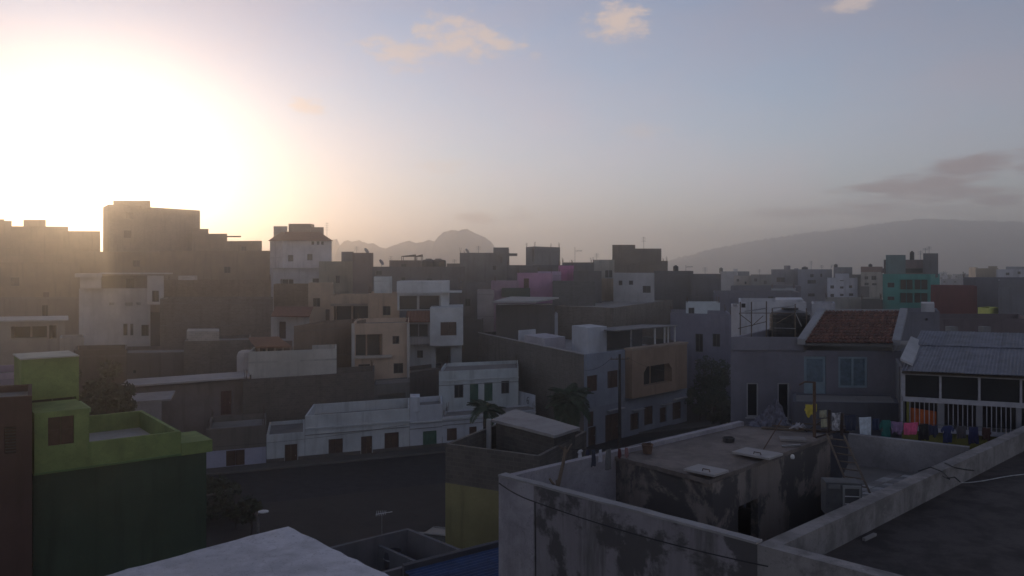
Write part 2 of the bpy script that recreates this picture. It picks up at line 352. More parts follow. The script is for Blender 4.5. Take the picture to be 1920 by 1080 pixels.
def house(label, pts=None, ytop=None, col=(0.3, 0.28, 0.26), kind='plaster', dep=8, ph=0.45, th=0.15, wins=(), ri=None, poly=None, ztop=None, nvis=None, z0=None,
          split=None, col2=None, kind2=None, cat='house', name='house', stain=0.6, deckcol=(0.22, 0.21, 0.2), slab=None, rooms=(), group=None, deckmat=None, band=None, rebar=None):
    """pts: (photo column, distance) of the 2 or 3 visible front corners, left to right; ytop: photo row of the wall top at corner ri."""
    if poly is None:
        p = [P(*q) for q in pts]; nv = len(p)
        if ri is None: ri = 0 if nv == 2 else 1
        ztop = zy(ytop, pts[ri][1]) if ztop is None else ztop
        if nv == 2:
            if p[0].x * p[1].x < 0: dr = Vector((0, 1))
            else: dr = (p[1] if p[0].x < 0 else p[0]).normalized()
            poly = [p[0], p[1], p[1] + dr * dep, p[0] + dr * dep]
        else: poly = [p[0], p[1], p[2], p[0] + p[2] - p[1]]
        nvis = nv
    if band is None: band = cat == 'house' and pts is not None and min(q[1] for q in pts) > 70 and len(label) % 3 != 0
    if rebar is None: rebar = cat == 'house' and pts is not None and 60 < min(q[1] for q in pts) < 150 and len(label) % 4 == 1
    poly = [Vector(q) for q in poly]; n = len(poly)
    if nvis is None: nvis = n
    if z0 is None: z0 = min(gz(q.x, q.y) for q in poly) - 0.6
    cen = sum(poly, Vector((0, 0))) / n
    root = thing(name, label, cat, (cen.x, cen.y, max(z0, 0)), group)
    m1 = plaster(col, kind, stain); m2 = plaster(col2, kind2 or kind, stain) if col2 else m1
    mb = MB(); up = MB(); fits = []
    for i in range(n):
        A, B = poly[i], poly[(i + 1) % n]
        vis = i < nvis - 1 or (nvis == n and i < n)
        mine = []
        if i < nvis - 1 or nvis == n:
            xa, xb = 960 + F * A.x / A.y, 960 + F * B.x / B.y
            if xa < xb: mine = [q for q in wins if xa <= (q[0] + q[2]) / 2 <= xb]
        if split is None:
            hs = clip_holes(A, B, z0, ztop, mine); u, nrm = wall_mesh(mb, A, B, z0, ztop, hs)
        else:
            lo_ = [q for q in mine if zy((q[1] + q[3]) / 2, (A + (B - A) * rayhit(A, B, (q[0] + q[2]) / 2)).y) < split]
            hs = clip_holes(A, B, z0, split, lo_); u, nrm = wall_mesh(mb, A, B, z0, split, hs)
            h2 = clip_holes(A, B, split, ztop, [q for q in mine if q not in lo_]); wall_mesh(up, A, B, split, ztop, h2); hs = hs + h2
        fits += [(A, u, nrm, h) for h in hs]
    top = mb if split is None else up
    inn = inset(poly, th)
    for i in range(n):
        j = (i + 1) % n; a, b, c, d = poly[i], poly[j], inn[j], inn[i]
        top.poly([(a.x, a.y, ztop), (b.x, b.y, ztop), (c.x, c.y, ztop), (d.x, d.y, ztop)])
        top.poly([(d.x, d.y, ztop), (c.x, c.y, ztop), (c.x, c.y, ztop - ph), (d.x, d.y, ztop - ph)])
    mb.build('wall', m1, root)
    if split is not None: up.build('upper_wall', m2, root)
    MB().poly([(q.x, q.y, ztop - ph) for q in inn]).build('roof', deckmat or plaster(deckcol, 'plaster', 0.4), root)
    for A, u, nrm, h in fits: fitting(root, A, u, nrm, h)
    if slab:                                   # thin eaves slab on top of the walls
        o_ = inset(poly, -slab); MB().prism(o_, ztop + .003, ztop + 0.16).build('roof_slab', plaster((0.42, 0.41, 0.39)), root)
    for r in rooms:                            # stair heads and upper rooms: x0,x1,ytop,dist,depth,(colour)
        x0, x1, yt, dd, dp = r[:5]; a, b = P(x0, dd), P(x1, dd); dr = (b if a.x < 0 and b.x < 0 else a).normalized() if a.x * b.x > 0 else Vector((0, 1))
        mb = MB(); zt = zy(yt, dd); rp = [a, b, b + dr * dp, a + dr * dp]
        hs = clip_holes(a, b, ztop - ph, zt, [q for q in (r[6] if len(r) > 6 else ())])
        u = nr = None
        for i in range(4):
            res = wall_mesh(mb, rp[i], rp[(i + 1) % 4], ztop - ph, zt, hs if i == 0 else [])
            if i == 0: u, nr = res
        mb.poly([(q.x, q.y, zt) for q in rp])
        rm = mb.build('roof_room', plaster(r[5] if len(r) > 5 and r[5] else col, kind, stain), root)
        for h in hs: fitting(root, a, u, nr, h)
    if band and nvis >= 2:
        for i in range(nvis - 1):
            A, B = poly[i], poly[i + 1]; u = (B - A).normalized(); n_o = Vector((u.y, -u.x)); k = 1
            while ztop - k * 2.9 - ph > z0 + 1.5 and k < 4:
                z = ztop - ph - .05 - (k - 1) * 2.9 - .16
                if not any(h[0] is A or (h[3][2] < z + .2 and h[3][3] > z - .02 and h[0] == A) for h in fits):
                    MB().prism([A + n_o * .035 + u * .01, B + n_o * .035 - u * .01, B + n_o * .002 - u * .01, A + n_o * .002 + u * .01], z, z + .16).build('floor_band', plaster(tuple(v * .8 + .03 for v in col), 'plaster', .6), root)
                k += 1
    if rebar:
        rr_ = random.Random(len(label)); mb = MB()
        for q in inn:
            for k in range(4):
                p_ = Vector((q.x + rr_.uniform(-.1, .1), q.y + rr_.uniform(-.1, .1), ztop - .1)); mb.tube([p_, p_ + Vector((rr_.uniform(-.12, .12), rr_.uniform(-.1, .1), rr_.uniform(.5, 1.0)))], .02, 4)
        tag(mb.build('rebar', RUST, root), kind='stuff')
    root['zt'] = ztop; root['ph'] = ph
    return root

# ------------------------------------------------------------------ setting: ground, road, hills, haze
def axis(lim0, lim1, fine0, fine1, step, grow=1.35):
    a = [fine0 + i * step for i in range(int((fine1 - fine0) / step) + 1)]
    s_ = step; x = a[-1]
    while x < lim1: s_ *= grow; x = min(lim1, x + s_); a.append(x)
    s_ = step; x = a[0]
    while x > lim0: s_ *= grow; x = max(lim0, x - s_); a.insert(0, x)
    return a
GX = axis(-2000, 2000, -160, 160, 8); GY = axis(-500, 2000, -20, 240, 8)
mb = MB()
for y in GY:
    for x in GX: mb.v.append(Vector((x, y, gz(x, y))))
nx = len(GX)
for j in range(len(GY) - 1):
    for i in range(nx - 1): mb.f.append([j * nx + i, j * nx + i + 1, (j + 1) * nx + i + 1, (j + 1) * nx + i]); mb.m.append(0)
tag(mb.build('ground', plaster((0.05, 0.042, 0.037), 'plaster', 0.5), smooth=True), kind='structure')
RA, RB = Vector((-24.7, 65.0)), Vector((-4.4, 74.0)); RU = (RB - RA).normalized(); RN = Vector((RU.y, -RU.x))   # along the white row, and towards the camera
def rp(a, b): q = RA + RU * a + RN * b; return (q.x, q.y)
asph = flat('asphalt', (0.023, 0.022, 0.024), 0.85, 0, 0.4, 1.2, 0.25)
tag(MB().poly([(*rp(-40, 11.5), .004), (*rp(70, 11.5), .004), (*rp(70, 1.9), .004), (*rp(-40, 1.9), .004)]).build('road', asph), kind='structure')
pv = MB()
a = -34.0
pv.prism([rp(-34, 1.9), rp(60, 1.9), rp(60, .02), rp(-34, .02)], 0.0, 0.13)
pvo = tag(pv.build('pavement', plaster((0.085, 0.08, 0.075))), kind='structure')
for i in range(46):
    a0 = -34 + i * 2.0
    kb = MB().prism([rp(a0 + .01, 2.06), rp(a0 + 1.99, 2.06), rp(a0 + 1.99, 1.902), rp(a0 + .01, 1.902)], 0, 0.15)
    kb.build('kerb_stone', plaster((0.13, 0.12, 0.115)), pvo)

def mountain(prof, D, thick, rough, mat, seed):
    rnd = random.Random(seed); mb = MB(); pts = []
    for (x0, y0), (x1, y1) in zip(prof[:-1], prof[1:]):
        k = max(1, int(abs(x1 - x0) / 5))
        for i in range(k):
            f_ = i / k; pts.append((x0 + (x1 - x0) * f_, y0 + (y1 - y0) * f_ + (rnd.uniform(-.6, .6) + 2.2 * noise.noise(Vector(((x0 + (x1 - x0) * f_) * .045, seed, 0))) + 2.6 * noise.noise(Vector(((x0 + (x1 - x0) * f_) * .16, seed, 4)))) * rough))
    pts.append(prof[-1])
    rows = [(-1.0, 0.0), (-.72, .16), (-.5, .36), (-.3, .55), (-.14, .8), (0, 1), (.25, .7), (.6, .3), (1, 0)]
    n = len(pts)
    for ry, rh in rows:
        for i, (x, y) in enumerate(pts):
            d = D; top = zy(y, d) ; base = 4.0
            jit = .16 * noise.noise(Vector((i * .13, ry * 2.5, seed))) if 0 < rh < 1 else 0
            h = base + (top - base) * max(0, rh + jit + 0)
            X = (x - 960) / F * d
            mb.v.append(Vector((X, d + ry * thick + (.12 * thick * noise.noise(Vector((i * .17, ry * 3, seed + 9))) if 0 < rh < 1 else 0), h)))
    for j in range(len(rows) - 1):
        for i in range(n - 1):
            mb.f.append([j * n + i, j * n + i + 1, (j + 1) * n + i + 1, (j + 1) * n + i]); mb.m.append(0)
    return tag(mb.build('mountain', mat), kind='structure')
rock = flat('haze_pale_rock', (0.28, 0.22, 0.18), 0.95, 0, 0.3, 0.01, 0.1)  # rock colour made paler to stand in for distance haze
mountain([(520, 520), (560, 498), (600, 472), (622, 450), (632, 447), (637, 460), (645, 452), (652, 450), (660, 453), (674, 450), (690, 457), (700, 456), (712, 463), (724, 466), (738, 460), (755, 454),
          (767, 451), (780, 456), (795, 453), (803, 450), (815, 452), (822, 443), (832, 434), (845, 431), (860, 433), (875, 428), (884, 434), (897, 440), (910, 446), (920, 452), (927, 462), (931, 478), (945, 492), (970, 508)], 950, 110, .7, rock, 3)
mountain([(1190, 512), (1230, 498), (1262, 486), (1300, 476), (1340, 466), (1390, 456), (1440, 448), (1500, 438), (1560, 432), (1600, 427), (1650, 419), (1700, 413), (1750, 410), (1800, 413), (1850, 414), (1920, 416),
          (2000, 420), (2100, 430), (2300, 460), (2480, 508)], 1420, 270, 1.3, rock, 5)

# ------------------------------------------------------------------ buildings, far to near
GREY = (0.24, 0.23, 0.22); BRN = (0.25, 0.185, 0.13); WHT = (0.62, 0.62, 0.62); BEI = (0.50, 0.38, 0.27); TAN = (0.50, 0.34, 0.22); DGR = (0.13, 0.13, 0.135); BLG = (0.22, 0.23, 0.27)  # BRN is warmed and lightened, carrying the sunlit veil in its colour
# hill on the left
H = house
H('brown house at the far left edge of the hill skyline', [(-90, 186), (22, 185)], 414, BRN, dep=12, ri=1, rooms=[(-30, 8, 411, 187, 5)])
H('brown hill house with a stair head on its roof, left of the tall block', [(20, 176), (128, 178)], 424, BRN, dep=12, rooms=[(44, 86, 412, 180, 6)])
H('low brown hill house just left of the tall block', [(118, 172), (188, 173)], 433, BRN, dep=12)
H('tallest bare block on the hill with the sun beside it', [(193, 180), (204, 172), (375, 190)], 383, (0.23, 0.19, 0.16), 'block', ph=.6, rooms=[(212, 282, 376, 178, 8)],
  wins=[(236, 398, 250, 410, 'w'), (232, 432, 246, 446, 'w')], name='apartment_block', cat='apartment block')
H('small hill house stepping down right of the tall block', [(360, 184), (391, 184)], 429, BRN, dep=8)
H('brown hill house with a thin flat awning on its roof', [(385, 180), (426, 180)], 438, BRN, dep=9, rooms=[(424, 452, 443, 181, 6)])
H('plain brown hill house left of the white tower house', [(420, 178), (491, 176)], 452, BRN, dep=10, wins=[(452, 462, 462, 470, 'w')])
H('wide brown house wall behind the white villa', [(140, 158), (345, 156)], 472, BRN, dep=10, wins=[(250, 488, 262, 500, 'w')])
H('brown house filling the slope below the tall block', [(300, 150), (512, 150)], 470, BRN, dep=12, wins=[(420, 500, 432, 512, 'w')])
H('long brown house at the left below the hill skyline', [(-90, 146), (150, 148)], 492, BRN, dep=14, wins=[(20, 520, 36, 536, 'w'), (80, 548, 92, 572, 'd')])
H('white tower house with a dark red mansard roof', [(506, 150), (530, 147), (622, 150)], 451, (0.55, 0.52, 0.52), ph=.1, kind='plaster',
  wins=[(584, 452, 589, 459, 'w'), (594, 452, 599, 459, 'w'), (602, 452, 607, 459, 'w'), (540, 478, 550, 490, 'w'), (576, 476, 586, 488, 'w')], name='tower_house')
H('brown block house behind the white villa roof', [(300, 120), (508, 120)], 525, BRN, 'block', dep=10, rooms=[(334, 370, 517, 124, 4, (.45, .42, .4))])
H('white terraced house below the mansard tower', [(512, 140), (612, 140)], 504, (0.52, 0.5, 0.5), dep=8, wins=[(526, 523, 550, 548, 'o'), (586, 522, 598, 532, 'w')], slab=.4)
H('olive grey house with a small dark window right of the tower', [(598, 137), (663, 137)], 490, (0.34, 0.31, 0.24), dep=8, wins=[(629, 517, 637, 531, 'w'), (604, 535, 614, 548, 'w')])
H('square chimney like house block in front of the jagged mountain', [(640, 139), (663, 139)], 472, GREY, dep=6)
H('brown gabled block right of the olive grey house', [(661, 133), (700, 133)], 474, (0.22, 0.18, 0.165), dep=8)
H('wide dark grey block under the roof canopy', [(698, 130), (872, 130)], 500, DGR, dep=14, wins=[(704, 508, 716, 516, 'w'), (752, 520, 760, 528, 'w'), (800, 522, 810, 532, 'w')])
H('brown low parapet house carrying a shade canopy', [(730, 138), (800, 138)], 488, (0.17, 0.14, 0.13), dep=8, wins=[(752, 495, 762, 502, 'w')])
H('grey block with a square stair tower against the mountain', [(862, 135), (955, 135)], 474, (0.19, 0.19, 0.19), dep=12, rooms=[(925, 954, 464, 134.6, 5), (953, 970, 475, 136, 5)],
  wins=[(924, 498, 930, 506, 'w'), (938, 482, 942, 494, 'v')])
H('low brown house left of the square stair tower', [(838, 141), (866, 141)], 494, (0.18, 0.16, 0.15), dep=6)
H('plain cube shaped grey house against the pale sky', [(986, 133), (1002, 129), (1050, 134)], 462, (0.2, 0.2, 0.2), wins=[(998, 466, 1001, 490, 'v')])
H('flat grey house behind the pink house', [(950, 126), (1075, 126)], 497, DGR, dep=8)
H('magenta house wall under the tall antenna', [(1047, 116), (1076, 116)], 498, (0.48, 0.15, 0.34), dep=6)
H('lilac upper house beside the magenta wall', [(1008, 115), (1052, 115)], 509, (0.45, 0.33, 0.48), dep=6)
H('pink house with a dark doorway and a green shaded terrace', [(970, 111), (1036, 111)], 512, (0.47, 0.25, 0.39), dep=8, wins=[(982, 522, 992, 540, 'd')])
H('dusty pink low house left of the pink house', [(921, 109), (973, 109)], 527, (0.38, 0.26, 0.33), dep=6, wins=[(940, 541, 970, 557, 'o')])
H('pale grey cube house below the dusty pink house', [(895, 106), (926, 106)], 544, (0.34, 0.31, 0.31), dep=6)
H('dark flat roofed house under the tall antenna', [(1054, 121), (1114, 121)], 492, DGR, dep=8)
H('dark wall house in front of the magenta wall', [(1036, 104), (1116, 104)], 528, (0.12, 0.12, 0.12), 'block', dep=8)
H('dark grey house stepping up behind the orange house', [(1075, 113), (1128, 113)], 508, (0.12, 0.12, 0.125), dep=8)
H('orange and cream house with a large pale window', [(1112, 128), (1152, 128)], 487, (0.40, 0.30, 0.2), dep=8, wins=[(1134, 506, 1149, 521, 'W')], split=zy(522, 128), col2=(.36, .34, .3))
H('tall dark brown block with a stepped roof and antenna', [(1148, 142), (1252, 142)], 489, (0.17, 0.14, 0.115), dep=10, rooms=[(1148, 1191, 459, 141.6, 8), (1190.5, 1240, 466, 141.6, 8)])
H('pale grey house with two small windows and a drainpipe', [(1150, 117), (1227, 115)], 512, (0.42, 0.42, 0.43), dep=8, ri=1,
  wins=[(1160, 526, 1167, 535, 'w'), (1179, 526, 1187, 534, 'w'), (1205, 536, 1220, 549, 'w')])
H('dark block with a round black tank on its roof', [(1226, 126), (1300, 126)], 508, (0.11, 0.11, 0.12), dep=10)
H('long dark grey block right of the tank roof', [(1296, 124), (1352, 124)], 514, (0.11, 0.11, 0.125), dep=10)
# far right quarter
H('small far white house on the right skyline', [(1350, 215), (1382, 215)], 509, (.36, .36, .38), dep=8, rooms=[(1375, 1383, 504, 216, 3, WHT)])
H('far cream house with a flat dark roof room', [(1376, 190), (1432, 190)], 517, (.42, .38, .34), dep=9, rooms=[(1383, 1405, 509, 191, 5, (.2, .2, .22))], wins=[(1381, 523, 1386, 528, 'w'), (1396, 528, 1400, 533, 'w'), (1410, 522, 1417, 527, 'w')])
H('far dark grey house beside the cream house', [(1408, 186), (1450, 186)], 515, (.2, .2, .2), dep=8, wins=[(1414, 522, 1420, 528, 'w'), (1432, 526, 1438, 533, 'w')])
H('grey house with a tall square chimney room on the right skyline', [(1446, 165), (1496, 165)], 505, (.25, .25, .28), dep=9, rooms=[(1470, 1482, 498, 165.5, 3), (1489, 1497, 503, 165.5, 3, (.4, .4, .42))], wins=[(1456, 520, 1472, 529, 'w')])
H('blue grey apartment house with small windows and a roof tank', [(1496, 160), (1560, 160)], 505, (.26, .27, .32), dep=10, wins=[(1519, 514, 1526, 520, 'w'), (1538, 513, 1542, 519, 'w'), (1514, 525, 1530, 532, 'w'), (1515, 550, 1528, 556, 'w')])
H('whitish blue house with four rows of small windows', [(1551, 152), (1608, 152)], 521, (.55, .56, .62), dep=9, rooms=[(1563, 1598, 501, 154, 6, (.2, .2, .21)), (1566, 1592, 513, 151.8, 5, (.55, .56, .62))],
  wins=[(1575, 523, 1582, 527, 'w'), (1575, 537, 1582, 541, 'w'), (1575, 551, 1582, 555, 'w'), (1557, 535, 1564, 541, 'w'), (1557, 551, 1564, 557, 'w'), (1592, 535, 1598, 540, 'w'), (1592, 550, 1600, 555, 'w')])
H('small dark house between the whitish blue and the beige house', [(1596, 158), (1617, 158)], 515, (.22, .22, .24), dep=6)
H('beige house with a reddish roof band left of the teal building', [(1614, 150), (1655, 150)], 500, (.36, .33, .29), dep=9, wins=[(1621, 518, 1628, 524, 'w'), (1634, 517, 1643, 525, 'w'), (1621, 530, 1629, 535, 'w'), (1635, 531, 1644, 535, 'w')],
  split=zy(510, 150), col2=(.22, .13, .11))
H('dark house below the beige house', [(1610, 140), (1630, 140)], 538, (.13, .12, .12), dep=6)
H('low cream walled house in front of the whitish blue house', [(1548, 118), (1660, 118)], 561, (.38, .36, .33), dep=9)
H('brown grey box house right of the cream walls', [(1615, 112), (1655, 112)], 563, (.15, .14, .13), dep=6)
H('dark band house with a long grey roof edge', [(1370, 126), (1502, 128)], 537, (.15, .15, .18), dep=8, wins=[(1400, 545, 1406, 549, 'w')])
H('pale strip house beneath the chimney room', [(1446, 122), (1492, 122)], 541, (.4, .42, .44), dep=6)
H('dark blue grey house filling the middle right slope', [(1338, 112), (1500, 112)], 548, (.14, .14, .18), dep=10, wins=[(1440, 556, 1450, 564, 'w')])
H('teal apartment building with glazed loggias', [(1655, 113), (1745, 110), (1762, 118)], 514, (.05, .30, .26), ph=.5, ri=1,
  wins=[(1664, 530, 1677, 539, 'w'), (1664, 556, 1677, 563, 'w'), (1687, 524, 1711, 543, 'o'), (1714, 524, 1739, 543, 'o'), (1687, 549, 1711, 568, 'o'), (1714, 549, 1739, 568, 'o')],
  rooms=[(1657, 1742, 487, 114.5, 7, (.17, .13, .13), [(1660, 503, 1740, 512, 'o')]), (1661, 1698, 478, 114.2, 6, (.13, .2, .2)), (1731, 1759, 475, 114.0, 7, (.13, .13, .14))], name='apartment_building', cat='apartment building')
H('maroon house with thin white trim lines', [(1745, 93), (1832, 90)], 537, (.16, .05, .055), dep=8, ri=1)
H('olive yellow house with a low parapet catching the sun', [(1833.5, 86.2), (1855, 84), (1874, 86.0)], 578, (.62, .66, .17), ph=.9)
H('tall dark grey wall house at the right edge', [(1872, 84), (1990, 86)], 526, (.17, .17, .19), dep=10)
H('dark grey house behind the olive yellow house', [(1806, 100), (1935, 100)], 521, (.14, .14, .165), dep=10)
H('yellow brown far house with a square roof room at the right', [(1830, 170), (1872, 170)], 503, (.36, .29, .2), dep=8, rooms=[(1853, 1870, 499, 171, 5)])
H('far white house with dark awnings near the right edge', [(1868, 160), (1935, 160)], 505, (.46, .46, .5), dep=9, rooms=[(1886, 1922, 500, 161, 5, (.3, .3, .32))], wins=[(1886, 511, 1893, 516, 'w'), (1908, 509, 1914, 514, 'w')])
H('tiny far pale house standing in the sun', [(1816.5, 186), (1829, 180), (1833, 181)], 501, (.6, .52, .42), ph=.2)
for i, (x0, x1, yt, d, c) in enumerate([(1758, 1790, 517, 330, (.4, .4, .44)), (1786, 1822, 514, 360, (.3, .3, .33)), (1760, 1775, 511, 420, (.5, .5, .54)), (1800, 1830, 520, 280, (.22, .22, .26)), (1764, 1800, 524, 240, (.26, .26, .3))]):
    H(['pale low house far beyond the teal building', 'grey house far beyond the maroon house', 'small white house at the foot of the far trees', 'dim house far out between maroon house and skyline', 'dark low house just right of the teal building'][i],
      [(x0, d), (x1, d)], yt, c, dep=12, wins=[(x0 + 5, yt + 3, x0 + 9, yt + 6, 'w'), (x1 - 11, yt + 3, x1 - 7, yt + 6, 'w')])
# middle ground, right
H('low wide block house with a pale flat roof', [(1040, 101), (1150, 96), (1262, 121)], 577, (.19, .165, .14), 'block', ph=.15, deckcol=(.3, .29, .28), ri=1)
H('small white roof house left of the dark house with shaded windows', [(1286, 103), (1350, 103)], 568, (.55, .6, .62), dep=5, wins=[(1291, 577, 1302, 588, 'w')])
H('dark blue house at the end of the side street', [(1257, 97), (1372, 93)], 590, (.2, .2, .26), ri=1, dep=9, wins=[(1304, 626, 1318, 660, 'w'), (1336, 626, 1350, 650, 'w')])
H('white house block with scaffolding in front of it', [(1371, 61), (1387, 60)], 575, (.5, .5, .53), dep=6)
H('white stepped house behind the black water tank', [(1385, 58), (1512, 57)], 567, (.52, .52, .55), dep=8, ri=1, rooms=[(1454, 1506, 562, 58, 5)], wins=[(1390, 569, 1398, 577, 'w')])
H('whitish low house right of the black water tank', [(1522, 75), (1566, 75)], 569, (.46, .46, .5), dep=5)
H('dark house in the gap right of the tiled roof', [(1690, 52), (1762, 52)], 585, (.16, .16, .19), dep=6, rooms=[(1727, 1752, 569, 52.5, 3, (.45, .45, .47))], wins=[(1734, 597, 1739, 601, 'v')])
H('dark maroon house behind the corrugated roof', [(1756, 60), (1930, 60)], 598, (.13, .105, .115), dep=8)
H('white flat roofed house behind the block wall house', [(974, 98), (1046, 97)], 588, (.5, .52, .56), dep=6, ri=1, ph=.2, wins=[(994, 606, 1005, 624, 'b')])
# middle ground, left
H('brown block house above the reddish awning', [(513, 122), (582, 121)], 533, BRN, 'block', dep=7)
H('beige house with a window and a roof drainpipe', [(578, 116), (625, 116)], 531, BEI, dep=7, wins=[(587, 559, 600, 575, 'w'), (610, 580, 618, 601, 'd')])
H('beige terrace house with a deep shaded veranda', [(621, 110), (698, 110)], 554, BEI, dep=8, wins=[(626, 573, 692, 603, 'o')], slab=None)
H('tan house with a broken window beside the white villa', [(690, 104), (749, 103)], 550, (.50, .36, .25), dep=8, ri=1, wins=[(718, 574, 732, 591, 'w')])
H('small bright white roof block beside the modern white house', [(701, 106), (735, 106)], 519, (.6, .63, .62), dep=5)
H('white house with a reddish brown awning and brown door', [(508, 96), (580, 95)], 592, (.46, .44, .44), dep=6, ri=1, wins=[(523, 603, 536, 635, 'd')])
H('dark brown windowless block in the middle left', [(551, 82), (660, 88), (700, 96)], 604, (.22, .16, .12), dep=8, ri=1)  # brown warmed and lightened too, with the veil's glow put into it
H('tan house with a deep square loggia and small windows', [(660, 84), (767, 86)], 607, (.54, .40, .29), dep=9, ph=.5,
  wins=[(667, 627, 717, 668, 'o'), (736, 630, 749, 645, 'w'), (672, 683, 694, 694, 'w'), (738, 681, 756, 700, 'w')])
H('modern white house with a projecting box upper floor', [(746, 96), (866, 97)], 646, (.52, .54, .55), dep=9, ph=.01, wins=[(782, 657, 793, 671, 'w'), (817, 651, 845, 694, 'O')])
H('tall grey house behind the modern white house', [(860, 112), (930, 112)], 530, (.15, .15, .15), dep=9, wins=[(872, 560, 882, 574, 'w')])
H('dark house right of the modern white house', [(866, 104), (906, 103)], 598, (.12, .12, .12), dep=6)
# villa and veranda on the left slope
H('whitish villa facade with a row of vents and narrow windows', [(148, 110), (282, 112)], 541, (.50, .47, .45), dep=8, ph=.1, stain=.25,
  wins=[(231, 607, 239, 629, 'w'), (244, 607, 250, 629, 'w'), (265, 609, 279, 630, 'w'), (204, 567, 214, 572, 'v'), (235, 567, 249, 573, 'v'), (256, 567, 264, 572, 'v')])
H('low hill house with a pale veranda frame', [(-20, 80), (122, 82)], 604, (.30, .26, .22), dep=7, wins=[(20, 612, 88, 634, 'o'), (92, 610, 106, 635, 'o')], slab=.3)
H('low beige garden wall house below the whitish villa', [(112, 76), (158, 77)], 634, (.40, .35, .30), dep=4)
H('dark brown shed between the veranda house and the villa', [(138, 71), (238, 72)], 657, (.10, .08, .07), dep=5)
H('brown house with faint window left of the villa', [(-30, 118), (150, 118)], 560, (.22, .18, .155), dep=8, wins=[(78, 552 + 20, 90, 552 + 42, 'w')])
H('dark brown slope house below the villa', [(228, 86), (352, 87)], 662, (.18, .15, .13), dep=8, wins=[(249, 694, 255, 700, 'w')])
H('brown house right of the villa with a pale roof parapet', [(300, 104), (512, 104)], 560, (.2, .165, .14), 'block', dep=8)
H('low brown house with a pale roof box', [(345, 86), (470, 88)], 640, (.19, .16, .135), 'block', dep=8, rooms=[(350, 411, 621, 89, 4, (.42, .38, .34))])

# ------------------------------------------------------------------ extra volumes on houses
def Z3(v): return Vector((0, 0, v))
def V3(q, z): return Vector((q[0], q[1], z))
def volume(root, name, p0, p1, dep, ytop, ybot, mat, wins=(), dr=None, zr=None):
    """closed box whose front wall runs from p0 to p1 (photo column, distance); rows measured at p0."""
    a, b = P(*p0), P(*p1)
    if dr is None: dr = (b if a.x < 0 else a).normalized()
    z1, z0 = (zy(ytop, a.y), zy(ybot, a.y)) if zr is None else zr
    poly = [a, b, b + dr * dep, a + dr * dep]; mb = MB(); hs = clip_holes(a, b, z0, z1, wins)
    for i in range(4):
        r = wall_mesh(mb, poly[i], poly[(i + 1) % 4], z0, z1, hs if i == 0 else [])
        if i == 0: u, n = r
    mb.poly([V3(q, z1) for q in poly]); mb.poly([V3(q, z0) for q in poly[::-1]])
    o = mb.build(name, mat, root)
    for h in hs: fitting(root, a, u, n, h)
    return o
def parapet(root, name, poly, z0, z1, th, mat, deck=None, dz=0.01):
    poly = [Vector(q) for q in poly]; inn = inset(poly, th); mb = MB(); n = len(poly)
    for i in range(n):
        j = (i + 1) % n; a, b, c, d = poly[i], poly[j], inn[j], inn[i]
        mb.poly([V3(a, z0), V3(b, z0), V3(b, z1), V3(a, z1)]); mb.poly([V3(a, z1), V3(b, z1), V3(c, z1), V3(d, z1)]); mb.poly([V3(d, z1), V3(c, z1), V3(c, z0), V3(d, z0)]); mb.poly([V3(d, z0), V3(c, z0), V3(b, z0), V3(a, z0)])
    o = mb.build(name, mat, root)
    if deck: MB().poly([V3(q, z0 + dz) for q in inn]).build('roof', deck, root)
    return o
def slab(root, name, px, z, th, mat, zs=None):
    """flat slab from plan points (CCW), z of its top"""
    return MB().prism(px, (z - th) if zs is None else [q - th for q in zs], z if zs is None else list(zs)).build(name, mat, root)
def find(prefix):
    return next(o for o in bpy.data.objects if o.get('label', '').startswith(prefix))

# mansard of the tower house
r = find('white tower house'); tilem = flat('dark_red_tile', (0.13, 0.055, 0.05), 0.85)
ev = [P(502, 149.3), P(530, 146.4), P(625, 149.6)]; ev.append(ev[0] + ev[2] - ev[1]); tp = inset([Vector(q) for q in ev], 1.3)
ze, zt_ = zy(451, 147), zy(434.5, 148)
mb = MB()
for i in range(4):
    j = (i + 1) % 4; mb.poly([V3(ev[i], ze), V3(ev[j], ze), V3(tp[j], zt_), V3(tp[i], zt_)])
mb.poly([V3(q, zt_) for q in tp]); mb.poly([V3(q, ze) for q in ev[::-1]])
mb.build('mansard_roof', tilem, r)
volume(r, 'stair_head', (513, 151.5), (539, 151.5), 3, 424, 448, plaster((.4, .38, .37)))
mb = MB(); a, b = P(541, 152), P(582, 152); zt0 = zy(419.5, 152)
mb.prism([a, b, b + Vector((0, 3)), a + Vector((0, 3))], zy(447, 152), zt0); 
o = mb.build('roof_room', plaster((.22, .17, .16)), r)
for k in (4, 7): pass
volume(r, 'roof_room', (582.5, 152), (607, 152), 3, 426, 447, plaster((.2, .16, .16)))
# villa wings
r = find('whitish villa'); vm = plaster((.50, .47, .45), 'plaster', .25)
volume(r, 'left_wing', (150, 109.4), (190, 109.4), 6, 520, 541, vm)
volume(r, 'flared_eave', (140, 108.8), (191, 108.8), 7, 513, 520, vm)
volume(r, 'right_wing', (276, 109.2), (307, 109.2), 6, 517, 571, vm, [(285, 545, 298, 566, 'w')])
volume(r, 'roof_terrace_wall', (190, 112), (276, 112), 4, 517, 541.2, plaster((.2, .17, .15)), [(236, 522, 252, 541, 'w')])
volume(r, 'canopy_slab', (186, 108.9), (324, 108.9), 6, 511.5, 514, vm)
